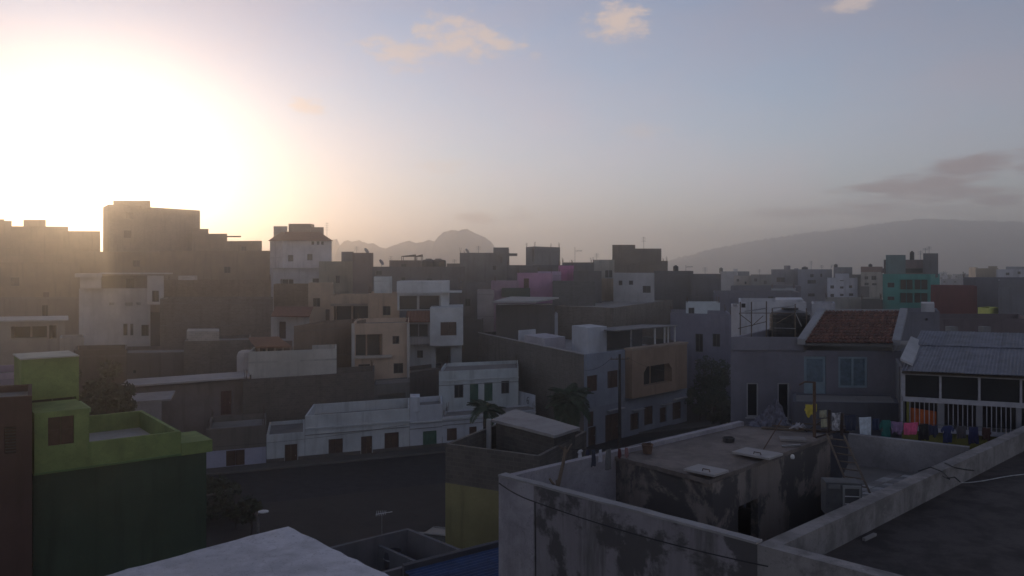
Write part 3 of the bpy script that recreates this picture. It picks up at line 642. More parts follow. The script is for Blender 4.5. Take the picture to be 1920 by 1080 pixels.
# terrace house details
r = find('beige terrace house')
volume(r, 'canopy_slab', (620, 109), (698, 109), 1.0, 570, 574, plaster((.3, .25, .2)))
volume(r, 'terrace_pillar', (690, 109.2), (697, 109.2), .5, 574, 602, plaster((.17, .13, .12)))
r = find('white house with a reddish brown awning')
a, b = P(508, 94), P(580, 93); bk = Vector((-.1, 2.2))
mb = MB(); z0_, z1_ = zy(592, 94), zy(576, 94)
mb.prism([a, b, b + bk, a + bk], [z0_ - .12] * 2 + [z1_ - .12] * 2, [z0_, z0_, z1_, z1_]); mb.build('awning_roof', flat('faded_red_sheet', (.17, .075, .05), .8), r)
# modern white house: box floor, loggia floor, canopy, tiled awning
r = find('modern white house with'); wm = plaster((.55, .57, .58), 'plaster', .25)
dr_ = P(866, 97).normalized()
volume(r, 'balcony_floor', (748, 95.2), (806, 95.2), 8, 602, 646, plaster((.40, .40, .41)), [(765, 608, 802, 632, 'o')], dr_)
volume(r, 'box_floor', (806.2, 94.6), (868.5, 95.6), 8, 577, 649, wm, [(826, 604, 856, 629, 's')], dr_)
volume(r, 'upper_floor', (745, 97.5), (841, 98.5), 7, 531, 582, wm, [(748, 554, 826, 581, 'o')], dr_)
volume(r, 'roof_parapet', (744, 97.2), (841.5, 98.2), 7.4, 527.5, 550, wm, (), dr_)
volume(r, 'canopy_slab', (826, 96.6), (866, 96.9), 3, 546, 549, wm, (), dr_)
mb = MB(); a, b = P(760, 94.4), P(806, 94.7); z0_, z1_ = zy(603, 94.5), zy(584, 96.5)
mb.prism([a, b, b + dr_ * 2.4, a + dr_ * 2.4], [z0_ - .1] * 2 + [z1_ - .1] * 2, [z0_] * 2 + [z1_] * 2)
for k in range(9):
    q = a + (b - a) * ((k + .5) / 9); mb.tube([V3(q - dr_ * .05, z0_ + .03), V3(q + dr_ * 2.35, z1_ + .03)], .09, 6)
mb.build('tiled_awning', flat('terracotta', (.22, .09, .055), .85), r)
for k in range(14):
    q = P(765 + k * 3, 94.95); 
    if k % 2 == 0: MB().tube([V3(q, zy(650, 95)), V3(q, zy(634, 95))], .02, 5).build('baluster', METAL, r)
# tan house: white corner pilaster
r = find('tan house with a deep square loggia')
volume(r, 'corner_pilaster', (659, 83.7), (665, 83.7), .3, 607, 716, plaster((.5, .46, .42)))
volume(r, 'corner_pilaster', (763, 85.6), (768, 85.6), .3, 607, 716, plaster((.5, .46, .42)))
volume(r, 'balcony_ledge', (664, 83.6), (735, 84.8), .5, 668, 673, plaster((.5, .44, .38)))
# grey sloped canopy below the pink house
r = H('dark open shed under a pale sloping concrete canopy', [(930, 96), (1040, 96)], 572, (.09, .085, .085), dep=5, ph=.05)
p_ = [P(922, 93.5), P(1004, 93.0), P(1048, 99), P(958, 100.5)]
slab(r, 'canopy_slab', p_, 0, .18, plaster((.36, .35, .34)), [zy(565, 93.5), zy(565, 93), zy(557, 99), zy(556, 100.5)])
r = find('pink house with'); volume(r, 'shade_net', (941, 108.2), (994, 108.2), .4, 540, 557, flat('green_shade_net', (.03, .06, .05), .9))
# wires frame on the shade canopy roof
r = find('brown low parapet'); 
for (x0, x1, y) in ((753, 777, 480), (779, 790, 480)):
    a, b = P(x0, 138), P(x1, 138); dd = Vector((0, 2.2)); zz = zy(y, 138)
    MB().prism([a, b, b + dd, a + dd], [zz - .12] * 4, [zz, zz + .25, zz + .3, zz]).build('shade_canopy', flat('palm_thatch', (.07, .06, .05), .9), r)
    for q in (a, b, a + dd, b + dd): MB().tube([V3(q, zy(490, 138) - .4), V3(q, zz - .02)], .06, 5).build('canopy_post', WOOD, r)

# ------------------------------------------------------------------ houses along the street
def row(x, off=0):
    A, B = RA - RN * off, RB - RN * off; return (A + (B - A) * rayhit(A, B, x)).y
ROUGH = (.17, .15, .135)
H('lavender street house under a rough block upper floor', [(387, row(387)), (499, row(499))], 797, (.42, .42, .52), ri=1, dep=6, split=zy(839, 66.5), col2=ROUGH, kind2='plaster', wins=[(424, 840, 459, 873, 's')], ph=.5)
r1 = H('low white street house with a single brown door', [(499.6, row(499.6)), (571.5, row(571.5))], 816, (.56, .58, .58), dep=6, ph=.3, wins=[(534, 833, 558, 878, 'd')])
r2 = H('long white street house with a door between two windows', [(572, row(572)), (768, row(768))], 780, (.56, .58, .58), dep=6, ph=.9,
  wins=[(616, 823, 643, 856, 's'), (677, 818, 698, 862, 'd'), (721, 811, 748, 841, 's')])
r3 = H('white street house with a green shutter and a square chimney block', [(768.6, row(768.6)), (829, row(829))], 762, (.54, .56, .60), dep=5, ph=.5,
  wins=[(793, 808, 819, 839, 'g')], rooms=[(768.8, 787, 745, row(770) + .1, 2.0)])
r3b = H('low white street house under the two storey house with green openings', [(829.6, row(829.6)), (1004, row(1004))], 782, (.54, .56, .60), dep=3.2, ph=.12,
  wins=[(838, 803, 857, 826, 's'), (880, 800, 894, 822, 's')])
for r_, x0, x1, z in ((r2, 572, 768, zy(806, row(572))), (r3, 768.6, 829, zy(795, row(768.6))), (r3b, 829.6, 1004, zy(788, row(829.6)))):
    a, b = P(x0, row(x0)), P(x1, row(x1)); MB().prism([a + RN * .12, b + RN * .12, b - RN * -.001, a + RN * .001], z, z + .14).build('cornice', plaster((.5, .52, .53)), r_)
    MB().prism([a + RN * .06, b + RN * .06, b + RN * .001, a + RN * .001], z - .5, z - .44).build('string_course', plaster((.2, .2, .2)), r_)
for r_, x0, x1, gaps in ((r1, 499.6, 571.5, [(533, 559)]), (r2, 572, 768, [(676, 699)]), (r3, 768.6, 829, []), (r3b, 829.6, 1004, [])):
    xs = [x0]
    for g0, g1 in gaps: xs += [g0, g1]
    xs.append(x1)
    for i in range(0, len(xs), 2):
        a, b = P(xs[i], row(xs[i])), P(xs[i + 1], row(xs[i + 1])); MB().prism([a + RN * .04, b + RN * .04, b + RN * .001, a + RN * .001], .1, .42).build('plinth', plaster((.13, .115, .105)), r_)
r4 = H('two storey white house with four dark green openings in a row', [(823, 77.7), (972, 80.6)], 697, (.54, .58, .58), dep=7, ph=.35,
  wins=[(852, 721, 869, 746, 'w'), (881, 719, 897, 756, 'g'), (908, 717, 924, 752, 'g'), (940, 714, 955, 738, 'w')])
a, b = P(823, 77.7), P(972, 80.6); n_ = Vector(((b - a).y, -(b - a).x)).normalized(); z = zy(716, 77.7)
MB().prism([a + n_ * .1, b + n_ * .1, b + n_ * .002, a + n_ * .002], z, z + .13).build('cornice', plaster((.5, .53, .53)), r4)
MB().prism([a + n_ * .05, b + n_ * .05, b + n_ * .002, a + n_ * .002], z - .4, z - .34).build('string_course', plaster((.2, .22, .22)), r4)
r5 = H('short white garden wall with a black painted numeral', [(972.5, 81.2), (1004, 78.4)], 742, (.52, .54, .58), dep=.4, ph=.02, ri=1, name='garden_wall', cat='wall')
# the painted numeral 6 on that wall
a, b = P(984, 81.53), P(996, 80.0); mid = rayhit(P(972.5, 81.2), P(1004, 78.4), 990); q0 = P(972.5, 81.2) + (P(1004, 78.4) - P(972.5, 81.2)) * mid
u_ = (P(1004, 78.4) - P(972.5, 81.2)).normalized(); n_ = Vector((u_.y, -u_.x)); zc = zy(751, q0.y)
def wp(s, z, o=.012): q = q0 + u_ * s + n_ * o; return Vector((q.x, q.y, zc + z))
pts = [wp(.16, .33), wp(.02, .36), wp(-.13, .22), wp(-.19, 0), wp(-.16, -.22), wp(0, -.31), wp(.16, -.22), wp(.17, -.04), wp(.03, .05), wp(-.14, -.03)]
MB().tube(pts, .035, 6).build('painted_numeral', flat('black_paint', (.02, .02, .02), .7), r5)
H('dark brown house in the gap left of the two storey white house', [(762, 88), (828, 92)], 700, (.11, .095, .09), dep=6)
H('rough stone walled yard house behind the long white house', [(455, 73.5), (702, 79.5)], 712, (.14, .12, .105), 'block', dep=5, ph=.8, th=.25)
H('small grey shed behind the long white house roof', [(700, 80), (768, 82)], 722, (.17, .165, .155), dep=4, ph=.1, wins=[(708, 738, 760, 752, 'v')])
r = H('old brown house with a long thin roof slab and reddish doors', [(226, 69), (466, 75)], 728, (.20, .165, .155), 'plaster', dep=5, ph=.05,
  wins=[(234, 731, 252, 742, 'r'), (414, 733, 434, 778, 'r'), (262, 755, 300, 780, 'w')])
a, b = P(224, 68.3), P(468, 74.3); dd = P(468, 75).normalized() * 4.5; zz = zy(725, 69) 
slab(r, 'roof_slab', [a, b, b + dd, a + dd], zz + .14, .14, plaster((.42, .38, .36)))
a, b = P(225, 65.5), P(320, 67.5); slab(r, 'lean_to_roof', [a, b, b + Vector((-.7, 2.6)), a + Vector((-.7, 2.6))], 0, .16, plaster((.32, .29, .28)), [zy(755, 65.5), zy(755, 65.5), zy(739, 68), zy(739, 68)])
volume(r, 'lean_to_wall', (228, 65.8), (303, 67.2), 2, 757, 850, plaster((.34, .31, .31)), [(258, 772, 268, 812, 'd')])
r = H('light beige street house with a tiled veranda roof', [(466, 77), (631, 80)], 660, (.50, .47, .42), dep=5, ph=.9, th=.18)
a, b = P(482, 78.4), P(548, 79.6); zz = zy(668, 78.4); dd = Vector((-.5, 2.6))
p_ = [P(480, 77.6), P(546, 78.9), P(522, 82.6), P(466, 81)]
mb = MB(); zs = [zy(651, 77.6), zy(650, 78.9), zy(632, 82.6), zy(634, 81)]
mb.prism(p_, [q - .1 for q in zs], zs)
for k in range(16):
    f_ = (k + .5) / 16; A_ = Vector(p_[0]).lerp(Vector(p_[1]), f_); B_ = Vector(p_[3]).lerp(Vector(p_[2]), f_)
    mb.tube([V3(A_, zs[0] + (zs[1] - zs[0]) * f_ + .02), V3(B_, zs[3] + (zs[2] - zs[3]) * f_ + .02)], .085, 6)
mb.build('tiled_roof', flat('old_terracotta', (.23, .115, .07), .9), r)
for k in range(5):
    q = P(483 + k * 15, 78.2 + k * .3); MB().prism([q, q + Vector((.16, 0)), q + Vector((.16, .16)), q + Vector((0, .16))], zy(676, 78.5) - .5, zy(650.5, 78.2) - .08).build('veranda_post', plaster((.46, .36, .28)), r)
volume(r, 'veranda_wall', (480, 81.5), (548, 82), .3, 640, 690, plaster((.2, .14, .11)), [(492, 655, 504, 668, 'w'), (520, 655, 532, 668, 'd')])
mb = MB()
q = P(464, 79); mb.lathe((q.x, q.y, zy(690, 79) - 1), [(1.0, 0), (1.0, 2.2), (.86, 2.6), (.6, 2.75)], 20); mb.build('round_oven', plaster((.46, .42, .40)), r)
# green house on the left
gA, gB = P(62, 34.0), P(387, 38.45); gu = (gB - gA).normalized(); gn = Vector((-gu.y, gu.x)); 
gz0, gz1, gzt = CZ - 8.75, CZ - 7.62, CZ - 6.1
def gp(x, back=0.0):
    q = gA + (gB - gA) * rayhit(gA, gB, x) + gn * back; return q
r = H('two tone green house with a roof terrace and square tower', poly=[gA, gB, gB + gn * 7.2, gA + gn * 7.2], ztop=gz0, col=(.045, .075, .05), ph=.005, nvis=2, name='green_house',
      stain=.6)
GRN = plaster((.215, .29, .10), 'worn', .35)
pr = [gp(168, -.02), gp(338, -.12), gp(338, 7.0), gp(168, 7.0)]
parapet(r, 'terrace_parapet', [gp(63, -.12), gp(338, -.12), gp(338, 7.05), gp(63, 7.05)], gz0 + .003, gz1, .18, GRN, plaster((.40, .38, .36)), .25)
a, b = gp(62.5, -.16), gp(168, -.16)
def gvol(name, x0, x1, b0, b1, z0, z1, mat, wins=()):
    a, b = gp(x0, b0), gp(x1, b0); mb = MB(); poly = [a, b, b + gn * (b1 - b0), a + gn * (b1 - b0)]; hs = clip_holes(a, b, z0, z1, wins)
    for i in range(4):
        q = wall_mesh(mb, poly[i], poly[(i + 1) % 4], z0, z1, hs if i == 0 else [])
        if i == 0: u, n = q
    mb.poly([V3(q, z1) for q in poly]); mb.poly([V3(q, z0) for q in poly[::-1]]); o = mb.build(name, mat, r)
    for h in hs: fitting(r, a, u, n, h)
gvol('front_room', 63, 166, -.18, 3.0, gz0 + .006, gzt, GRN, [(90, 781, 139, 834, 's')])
gvol('roof_ledge', 140, 181, 1.2, 3.6, gzt - .4, gzt - .2, plaster((.25, .34, .16)))
a, b = P(40, 37.2), P(148, 38.8); 
volume(r, 'tower', (40, 37.0), (148, 38.6), 2.6, 675, 766, GRN, [(60, 747, 143, 761, 'w', .5)], gn)
volume(r, 'tower_roof', (38.5, 36.9), (149, 38.5), 2.9, 673, 675.5, plaster((.42, .42, .36)), (), gn)
gvol('balcony_slab', 339, 397, -.1, 2.6, gz0 - .02, gz0 + .55, GRN)
gvol('string_course', 62, 338, -.2, -.125, gz0 + .01, gz0 + .1, plaster((.12, .2, .08)))
# reddish house cut by the left edge
r = H('reddish brown house cut off by the left edge of the view', [(-260, 31), (60, 33.4)], 742, (.085, .05, .045), ri=1, dep=4, ph=.3, wins=[(-60, 830, -20, 880, 'w'), (8, 800, 30, 850, 'v')], stain=.5)
H('house with a faded blue and pink band at the left edge', [(-160, 47), (40, 50)], 698, (.24, .20, .24), dep=5, ri=1, split=zy(709, 50), col2=(.36, .28, .34))

# ------------------------------------------------------------------ block wall house with the arched loggia
mA, mB, mC = P(897, 99), P(1095, 73.5), P(1286, 86)
mzt = zy(665, 73.5)
r = H('block sided house with a projecting peach floor and arched balcony', poly=[mA, mB, mC, mA + mC - mB], ztop=mzt, nvis=3, col=(.17, .155, .14), kind='block', ph=.9, th=.18, name='corner_house', deckcol=(.36, .35, .36),
      wins=[])
u_ = (mC - mB).normalized(); n_ = Vector((u_.y, -u_.x)); mL = (mC - mB).length
# plastered street front set just proud of the block shell
def mw(x, off=0.0):
    return mB + (mC - mB) * rayhit(mB, mC, x) + n_ * off
a, b = mB + n_ * .06 + u_ * -.02, mC + n_ * .06
FR = plaster((.27, .30, .36), 'plaster', .3)
def front(name, a, b, z0, z1, th, mat, wins):
    mb = MB(); hs = clip_holes(a, b, z0, z1, wins); u, n = wall_mesh(mb, a, b, z0, z1, hs)
    mb.poly([V3(a, z1), V3(b, z1), V3(b - n * th, z1), V3(a - n * th, z1)]); mb.poly([V3(a - n * th, z0), V3(b - n * th, z0), V3(b, z0), V3(a, z0)])
    mb.poly([V3(b, z0), V3(b - n * th, z0), V3(b - n * th, z1), V3(b, z1)]); mb.poly([V3(a - n * th, z0), V3(a, z0), V3(a, z1), V3(a - n * th, z1)])
    o = mb.build(name, mat, r)
    for h in hs: fitting(r, a, u, n, h)
front('front_wall', a, b, -.1, mzt + .05, .058, FR, [])
def mset(name, x0, x1, off, z0, z1, mat, wins, th): front(name, mw(x0, off), mw(x1, off), z0, z1, th, mat, wins)
zf = zy(762, 73.5)
mset('ground_floor_front', 1096, 1284, .26, -.1, zf - .2, plaster((.24, .26, .31)), [(1102, 772, 1113, 800, 's'), (1103, 800.5, 1118, 836, 'd'), (1135, 776, 1162, 836, 'd'), (1182, 775, 1198, 806, 'd'), (1208, 762, 1224, 796, 's'), (1237, 764, 1250, 792, 'd'), (1261, 754, 1278, 786, 'd')], .195)
mset('first_floor_front', 1096, 1168, .26, zf - .198, mzt + .04, FR, [(1100, 704, 1120, 734, 's'), (1139, 695, 1159, 727, 's')], .195)
PEACH = plaster((.34, .235, .165), 'plaster', .6)
mset('projecting_floor', 1168.5, 1272, 1.05, zf + .1, mzt - .02, PEACH, [(1171, 694, 1182, 727, 's'), (1207, 684, 1260, 720, 'a', .9)], .985)
mset('roof_edge', 1168.5, 1273, 1.15, mzt - .015, mzt + .2, plaster((.34, .26, .2)), [], 1.05)
mset('side_strip', 1272.5, 1285.5, .2, zf - .19, mzt + .1, plaster((.25, .31, .38)), [(1276, 690, 1280, 730, 'v')], .13)
for x0, x1, y in ((1133, 1163, 772), (1180, 1200, 771), (1235, 1252, 760), (1258, 1280, 750)):
    q0_, q1_ = mw(x0, .62), mw(x1, .62); z = zy(y, q0_.y)
    MB().prism([q0_, q1_, q1_ - n_ * .355, q0_ - n_ * .355], z, z + .09).build('door_canopy', plaster((.4, .4, .42)), r)
# roof terrace: white rooms and a canopy on posts
tz = mzt - .9
lm = (mA - mB).normalized()
def tp_(su, sl): q = mB + u_ * su + lm * sl; return q
def tbox(name, su0, su1, sl0, sl1, z0, z1, mat):
    return MB().prism([tp_(su0, sl1), tp_(su0, sl0), tp_(su1, sl0), tp_(su1, sl1)], z0, z1).build(name, mat, r)
WT = plaster((.50, .52, .56), 'plaster', .25)
tbox('terrace_room', 3.7, 6.7, 4.0, 7.6, tz, mzt + 2.0, WT)
tbox('terrace_room', .3, 3.6, 9.0, 14.0, tz, mzt + .75, plaster((.44, .42, .46), 'plaster', .25))
tbox('stair_wall', .3, 3.0, 15.5, 15.8, tz, mzt + 1.1, WT)
tbox('door_leaf', 1.9, 2.7, 15.35, 15.48, tz, mzt + .55, BROWN)
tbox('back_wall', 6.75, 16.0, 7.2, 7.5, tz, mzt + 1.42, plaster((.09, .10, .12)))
cz_ = mzt + 1.75
MB().prism([tp_(6.2, 7.8), tp_(6.2, .9), tp_(16.4, .5), tp_(16.4, 7.8)], [cz_ - .42, cz_, cz_, cz_ - .40], [cz_ - .30, cz_ + .12, cz_ + .12, cz_ - .28]).build('canopy_roof', plaster((.20, .20, .21)), r)
for su in (8.2, 12.4, 14.2, 14.9, 16.2):
    q = tp_(su, .9); MB().prism([q, q + u_ * .14, q + u_ * .14 - n_ * .14, q - n_ * .14], mzt - .9, cz_ + .01).build('canopy_post', WHITEF if su > 12 else METAL, r)
for i in range(2):
    q0_, q1_ = tp_(12.4 + i * 2, .95), tp_(14.2 + i * 2, .95)
# lower side wall, terrace recess coping
MB().tube([V3(mB + lm * .1, mzt + .03), V3(mA, mzt + .03)], .07, 6).build('coping', plaster((.42, .41, .42)), r)

# ------------------------------------------------------------------ grey house with the tiled roof (right)
hd = Vector((.56, .83)).normalized()
hA, hB, hC = P(1370, 37.2), P(1506, 37.0), P(1690, 36.7)
GW = (.19, .185, .215)
hz = zy(632, 37.1)
r = H('grey house with a red tiled roof and pale blue door and window', poly=[hA, hC, hC + hd * 6.5, hA + hd * 6.5], ztop=zy(657, 37), nvis=2, col=GW, ph=.01, name='tiled_house',
      wins=[(1400, 718, 1422, 782, 'W'), (1458, 718, 1480, 785, 'W'), (1507.5, 668, 1549, 751, 'B'), (1572, 669, 1626, 727, 'b')], stain=.3)
un = (hC - hA).normalized(); nn_ = Vector((un.y, -un.x))
parapet(r, 'roof_parapet', [hA + nn_ * .08, hB + nn_ * .08, hB + hd * 6.5, hA + hd * 6.5], zy(657, 37) + .003, hz, .2, plaster((.21, .205, .235), 'plaster', .3), plaster((.2, .2, .2)), .05)
def bridge(p0, y0, p1, y1): return V3(P(*p0), zy(y0, p0[1])), V3(P(*p1), zy(y1, p1[1]))
e0, e1 = V3(P(1507, 36.7), zy(644, 36.7)), V3(P(1674, 36.4), zy(645, 36.4))
g0 = V3(P(1546, 40.6), zy(585, 40.6)); g1 = V3(P(1689, 40.4), zy(585, 40.4))
nrm = (e1 - e0).cross(g0 - e0).normalized()
mb = MB(); mb.poly([e0, e1, g1, g0]); mb.poly([q - nrm * .1 for q in (g0, g1, e1, e0)])
for a, b in ((e0, e1), (e1, g1), (g1, g0), (g0, e0)): mb.poly([b, a, a - nrm * .1, b - nrm * .1])
mb.poly([e0 - nrm * .1, g0 - nrm * .1, Vector((g0.x, g0.y, e0.z - .4)), Vector((e0.x, e0.y, e0.z - .4))]); mb.poly([g1 - nrm * .1, e1 - nrm * .1, Vector((e1.x, e1.y, e1.z - .4)), Vector((g1.x, g1.y, e1.z - .4))])
rf = mb.build('roof', plaster((.18, .17, .17)), r)
terr = [flat('roof_terracotta', c, .85, 0, .35, 2.5) for c in ((.14, .058, .04), (.12, .05, .037), (.16, .07, .048), (.10, .045, .034))]
NCOL, NROW = 21, 11; tmeshes = []
def tile_mesh(L, wd):
    mb = MB(); k = 5
    rows = []
    for (yy, sc_, lift) in ((0, 1.0, .035), (L, .86, .0)):
        rr = []
        for i in range(k + 1):
            th = math.pi * i / k; rr.append(Vector((-math.cos(th) * wd / 2 * sc_, yy, math.sin(th) * wd * .42 * sc_ + lift)))
        rows.append(rr)
    for i in range(k): mb.poly([rows[0][i], rows[0][i + 1], rows[1][i + 1], rows[1][i]]); 
    mb.poly([q for q in rows[0]][::-1])
    return mb
tl = (g0 - e0).length / NROW * 1.12; tw = (e1 - e0).length / NCOL * .98
proto = []
for m_ in terr:
    o = tile_mesh(tl, tw).build('roof_tile', m_, None); me = o.data; bpy.data.objects.remove(o); proto.append(me)
rl = worldloc(rf)
for c in range(NCOL):
    for k in range(NROW):
        f0 = (c + .5) / NCOL; a = e0.lerp(e1, f0); b = g0.lerp(g1, f0); d = (b - a); pos = a + d * (k / NROW) + nrm * .012
        X = (e1 - e0).normalized(); Y = d.normalized(); Zv = X.cross(Y).normalized(); X = Y.cross(Zv)
        o = bpy.data.objects.new('roof_tile', random.choice(proto)); C.objects.link(o); o.parent = rf
        M = Matrix((X, Y, Zv)).transposed().to_4x4(); M.translation = pos - rl + Vector((random.uniform(-.01, .01), random.uniform(-.01, .01), random.uniform(0, .01)))
        o.matrix_local = M @ Matrix.Rotation(random.uniform(-.03, .03), 4, 'Z')
COP = plaster((.33, .33, .34))
def coping(a, b, wd, th, root, mat=COP, name='coping'):
    d = (b - a); s = d.cross(Vector((0, 0, 1))).normalized() * wd; mb = MB().obox(a - s / 2, d, s, Z3(th)); return mb.build(name, mat, root)
coping(e0 + Vector((-.12, 0, -.05)), g0 + Vector((-.12, 0, -.05)), .34, .26, r); coping(e1 + Vector((.15, 0, -.05)), g1 + Vector((.15, 0, -.05)), .34, .24, r)
coping(g0 + Vector((-.2, .12, -.08)), g1 + Vector((.2, .12, -.08)), .25, .2, r, name='ridge')
H('low grey lean to wall below the pale blue door', [(1486, 33.6), (1688, 33.2)], 753, (.12, .12, .14), dep=2.4, ph=.05)

# ------------------------------------------------------------------ glazed balcony house (far right)
bA, bB = P(1691, 31.0), P(2080, 28.4); bu = (bB - bA).normalized(); bn = Vector((bu.y, -bu.x)); bd = Vector((.6, .8))
def bp(x, off=0): return bA + (bB - bA) * rayhit(bA, bB, x) + bn * off
bz = lambda y: zy(y, 31.0)
r = H('balcony house with a corrugated roof, glazed front and white railing', poly=[bA, bB, bB + bd * 5.2, bA + bd * 5.2], ztop=bz(806), nvis=2, col=(.20, .19, .05), ph=.01, name='balcony_house', stain=.3)
zE, zS, zF = bz(697), bz(746), bz(804)
BW = flat('white_painted_wood', (.36, .36, .40), .55, 0, .15)
def bbar(x0, x1, z0, z1, mat=BW, name='beam', o0=.05, o1=-.07): return MB().prism([bp(x0, o0), bp(x1, o0), bp(x1, o1), bp(x0, o1)], z0, z1).build(name, mat, r)
bbar(1690, 2060, zS - .12, zS + .06, name='sill_beam'); bbar(1690, 2060, zE - .1, zE + .05, name='head_beam'); bbar(1700, 2060, zF - .03, zF + .12, name='floor_beam', o0=.09)
for x in (1695, 1763, 1836, 1914, 1990): bbar(x - 2.2, x + 2.2, zS + .06, zE - .1, name='window_post')
bbar(1690, 1693, zF, zE - .1, name='corner_post'); 
for x, hw in ((1764, 6.5), (1836, 6), (1910, 5), (1985, 5)): bbar(x - hw, x + hw, zF + .12, zS - .12, plaster((.24, .24, .26)), 'pillar')
for a, b in ((1697.5, 1760.5), (1765.5, 1833.5), (1838.5, 1911.5), (1916.5, 1987.5)):
    MB().prism([bp(a, -.02), bp(b, -.02), bp(b, -.035), bp(a, -.035)], zS + .06, zE - .1).build('glass_panel', GLASS, r)
k = 0; x = 1706
while x < 1984:
    if not any(abs(x - q) < 7.5 for q in (1764, 1836, 1910, 1985)):
        MB().tube([V3(bp(x, .02), zF + .1), V3(bp(x, .02), zS - .1)], .016, 5).build('baluster', BW, r)
    x += 9.0
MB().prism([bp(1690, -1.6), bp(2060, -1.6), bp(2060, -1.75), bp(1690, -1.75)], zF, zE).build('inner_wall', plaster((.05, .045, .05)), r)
MB().prism([bp(1691, -.0), bp(2060, 0), bp(2060, -1.6), bp(1691, -1.6)], zF - .2, zF - .02).build('balcony_floor', plaster((.2, .2, .2)), r)
MB().prism([bp(1691, -.08), bp(1697, -.08), bp(1697, -5), bp(1691, -5)], zF, zE).build('side_wall', plaster((.2, .2, .21)), r)
MB().prism([bp(1700, .0), bp(1704.5, 0), bp(1704.5, -.3), bp(1700, -.3)], zF + .1, zS - .12).build('side_post', plaster((.2, .2, .05)), r)
# corrugated sheets in two rows
E0, E1 = V3(bp(1689, .35), zE + .06), V3(bp(2062, .35), zE + .06); G0 = V3(P(1727, 35.6), zy(622, 35.6)); G1 = G0 + (E1 - E0)
GALV = [flat('galvanised_sheet', c, .5, .35, .3, 1.5) for c in ((.12, .125, .155), (.10, .108, .14), (.135, .14, .165), (.11, .115, .14))]
def sheet(a, b, c, d, mat, root, name, waves, amp, lift):
    n3 = (b - a).cross(d - a).normalized(); mb = MB(); k = waves * 4; top = []; rows = 2
    for j in range(2):
        L_, R_ = (a, b) if j == 0 else (d, c)
        for i in range(k + 1):
            f_ = i / k; mb.v.append(L_.lerp(R_, f_) + n3 * (lift + amp * math.sin(f_ * waves * 2 * math.pi)))
    for i in range(k): mb.f.append([i, i + 1, k + 1 + i + 1, k + 1 + i]); mb.m.append(0)
    base = len(mb.v); mb.v += [v - n3 * .012 for v in mb.v[:base]]
    for i in range(k): mb.f.append([base + k + 1 + i, base + k + 1 + i + 1, base + i + 1, base + i]); mb.m.append(0); mb.f.append([i + 1, i, base + i, base + i + 1]); mb.m.append(0)
    return mb.build(name, mat, root)
ns = 6
for i in range(ns):
    for j in range(2):
        f0, f1 = i / ns, (i + 1.03) / ns; h0, h1 = (0, .62) if j == 0 else (.60, 1.0)
        q = lambda f_, h: (E0.lerp(E1, f_)).lerp(G0.lerp(G1, f_), h)
        sheet(q(f0, h0), q(f1, h0), q(f1, h1), q(f0, h1), random.choice(GALV), r, 'roof_sheet', 9, .012, .03 + j * .025 + (i % 2) * .012)
mb = MB(); mb.poly([E0 - Z3(.08), E1 - Z3(.08), G1 - Z3(.08), G0 - Z3(.08)]); mb.poly([G0 - Z3(.08), G1 - Z3(.08), Vector((G1.x, G1.y, zE)), Vector((G0.x, G0.y, zE))]); mb.build('roof_backing', WOOD, r)
mb = MB().obox(V3(P(1688, 31.0), bz(676)), V3(P(1708, 34.4), zy(634, 34.4)) - V3(P(1688, 31.0), bz(676)), Vector((.42, -.1, -.2)), Z3(.09)); mb.build('verge_board', plaster((.42, .42, .43)), r)
for x in (1784, 1846):
    q = P(x, 35.9); MB().prism([q + Vector((-.17, -.2)), q + Vector((.17, -.2)), q + Vector((.17, .2)), q + Vector((-.17, .2))], zy(632, 35.9), zy(612, 35.9)).build('vent_block', plaster((.2, .2, .2)), r)
# orange cloth and dim washing inside the railing
def tocam(q): return q
mb = MB()
for i in range(12):
    a = bp(1707 + i * 4.1, -.14 + .03 * math.sin(i * 1.7)); b = bp(1707 + (i + 1) * 4.1, -.14 + .03 * math.sin((i + 1) * 1.7)); s_ = 1.0 - .012 * i
    mb.poly([V3(a, zF + .16), V3(b, zF + .16), V3(b, zF + .16 + .66 * s_), V3(a, zF + .16 + .66 * s_)])
    
clo = mb.build('orange_cloth', flat('orange_cloth', (.50, .12, .03), .85, 0, .15))
tag(clo, 'orange cloth hung behind the white balcony railing', 'cloth')

# ------------------------------------------------------------------ near roofs
def pz(x, y, z):                       # plan point seen at photo x,y on the horizontal plane z (relative to the eye)
    d = z * F / (HZ - y); return P(x, d)
C0 = pz(935, 893, -5.5); JJ = pz(1420, 1021, -5.5); BK = pz(1385, 789, -5.5); DV = pz(1920, 798, -5.5)
e1v = (JJ - C0).normalized(); e2v = (DV - JJ).normalized()
MIL = plaster((.28, .26, .275), 'mildew', .6); LAV = plaster((.36, .34, .365), 'worn', .4)
OLD = plaster((.27, .25, .24), 'mildew', .5)
top = CZ - 5.5
r = thing('courtyard_house', 'old courtyard house with mildewed walls and a flat roofed room', 'house', (5.5, 23, 0)); court = r
na = Vector((e1v.y, -e1v.x))            # outward from the front wall
def wallbox(root, a, b, inw, th, z0, z1, mat, name):
    n = Vector((-(b - a).y, (b - a).x)).normalized() * inw
    return MB().prism([a, b, b + n * th, a + n * th] if inw > 0 else [a + n * th, b + n * th, b, a], z0, z1).build(name, mat, root)
sp = C0 + e1v * 1.28
wallbox(r, C0, sp, 1, .24, 0, top, LAV, 'corner_wall'); wallbox(r, sp + e1v * .001, JJ - e1v * .002, 1, .235, 0, top - .002, MIL, 'front_wall')
wallbox(r, C0 + e1v * .24, BK, -1, .22, 0, top + .003, LAV, 'back_wall') if False else None
bdir = (BK - C0).normalized(); bnn = Vector((bdir.y, -bdir.x))     # inward (towards the yard)
MB().prism([C0 + bdir * .25, C0 + bdir * .25 + bnn * .22, BK + bnn * .22, BK], 0, top + .002).build('back_wall', LAV, r)
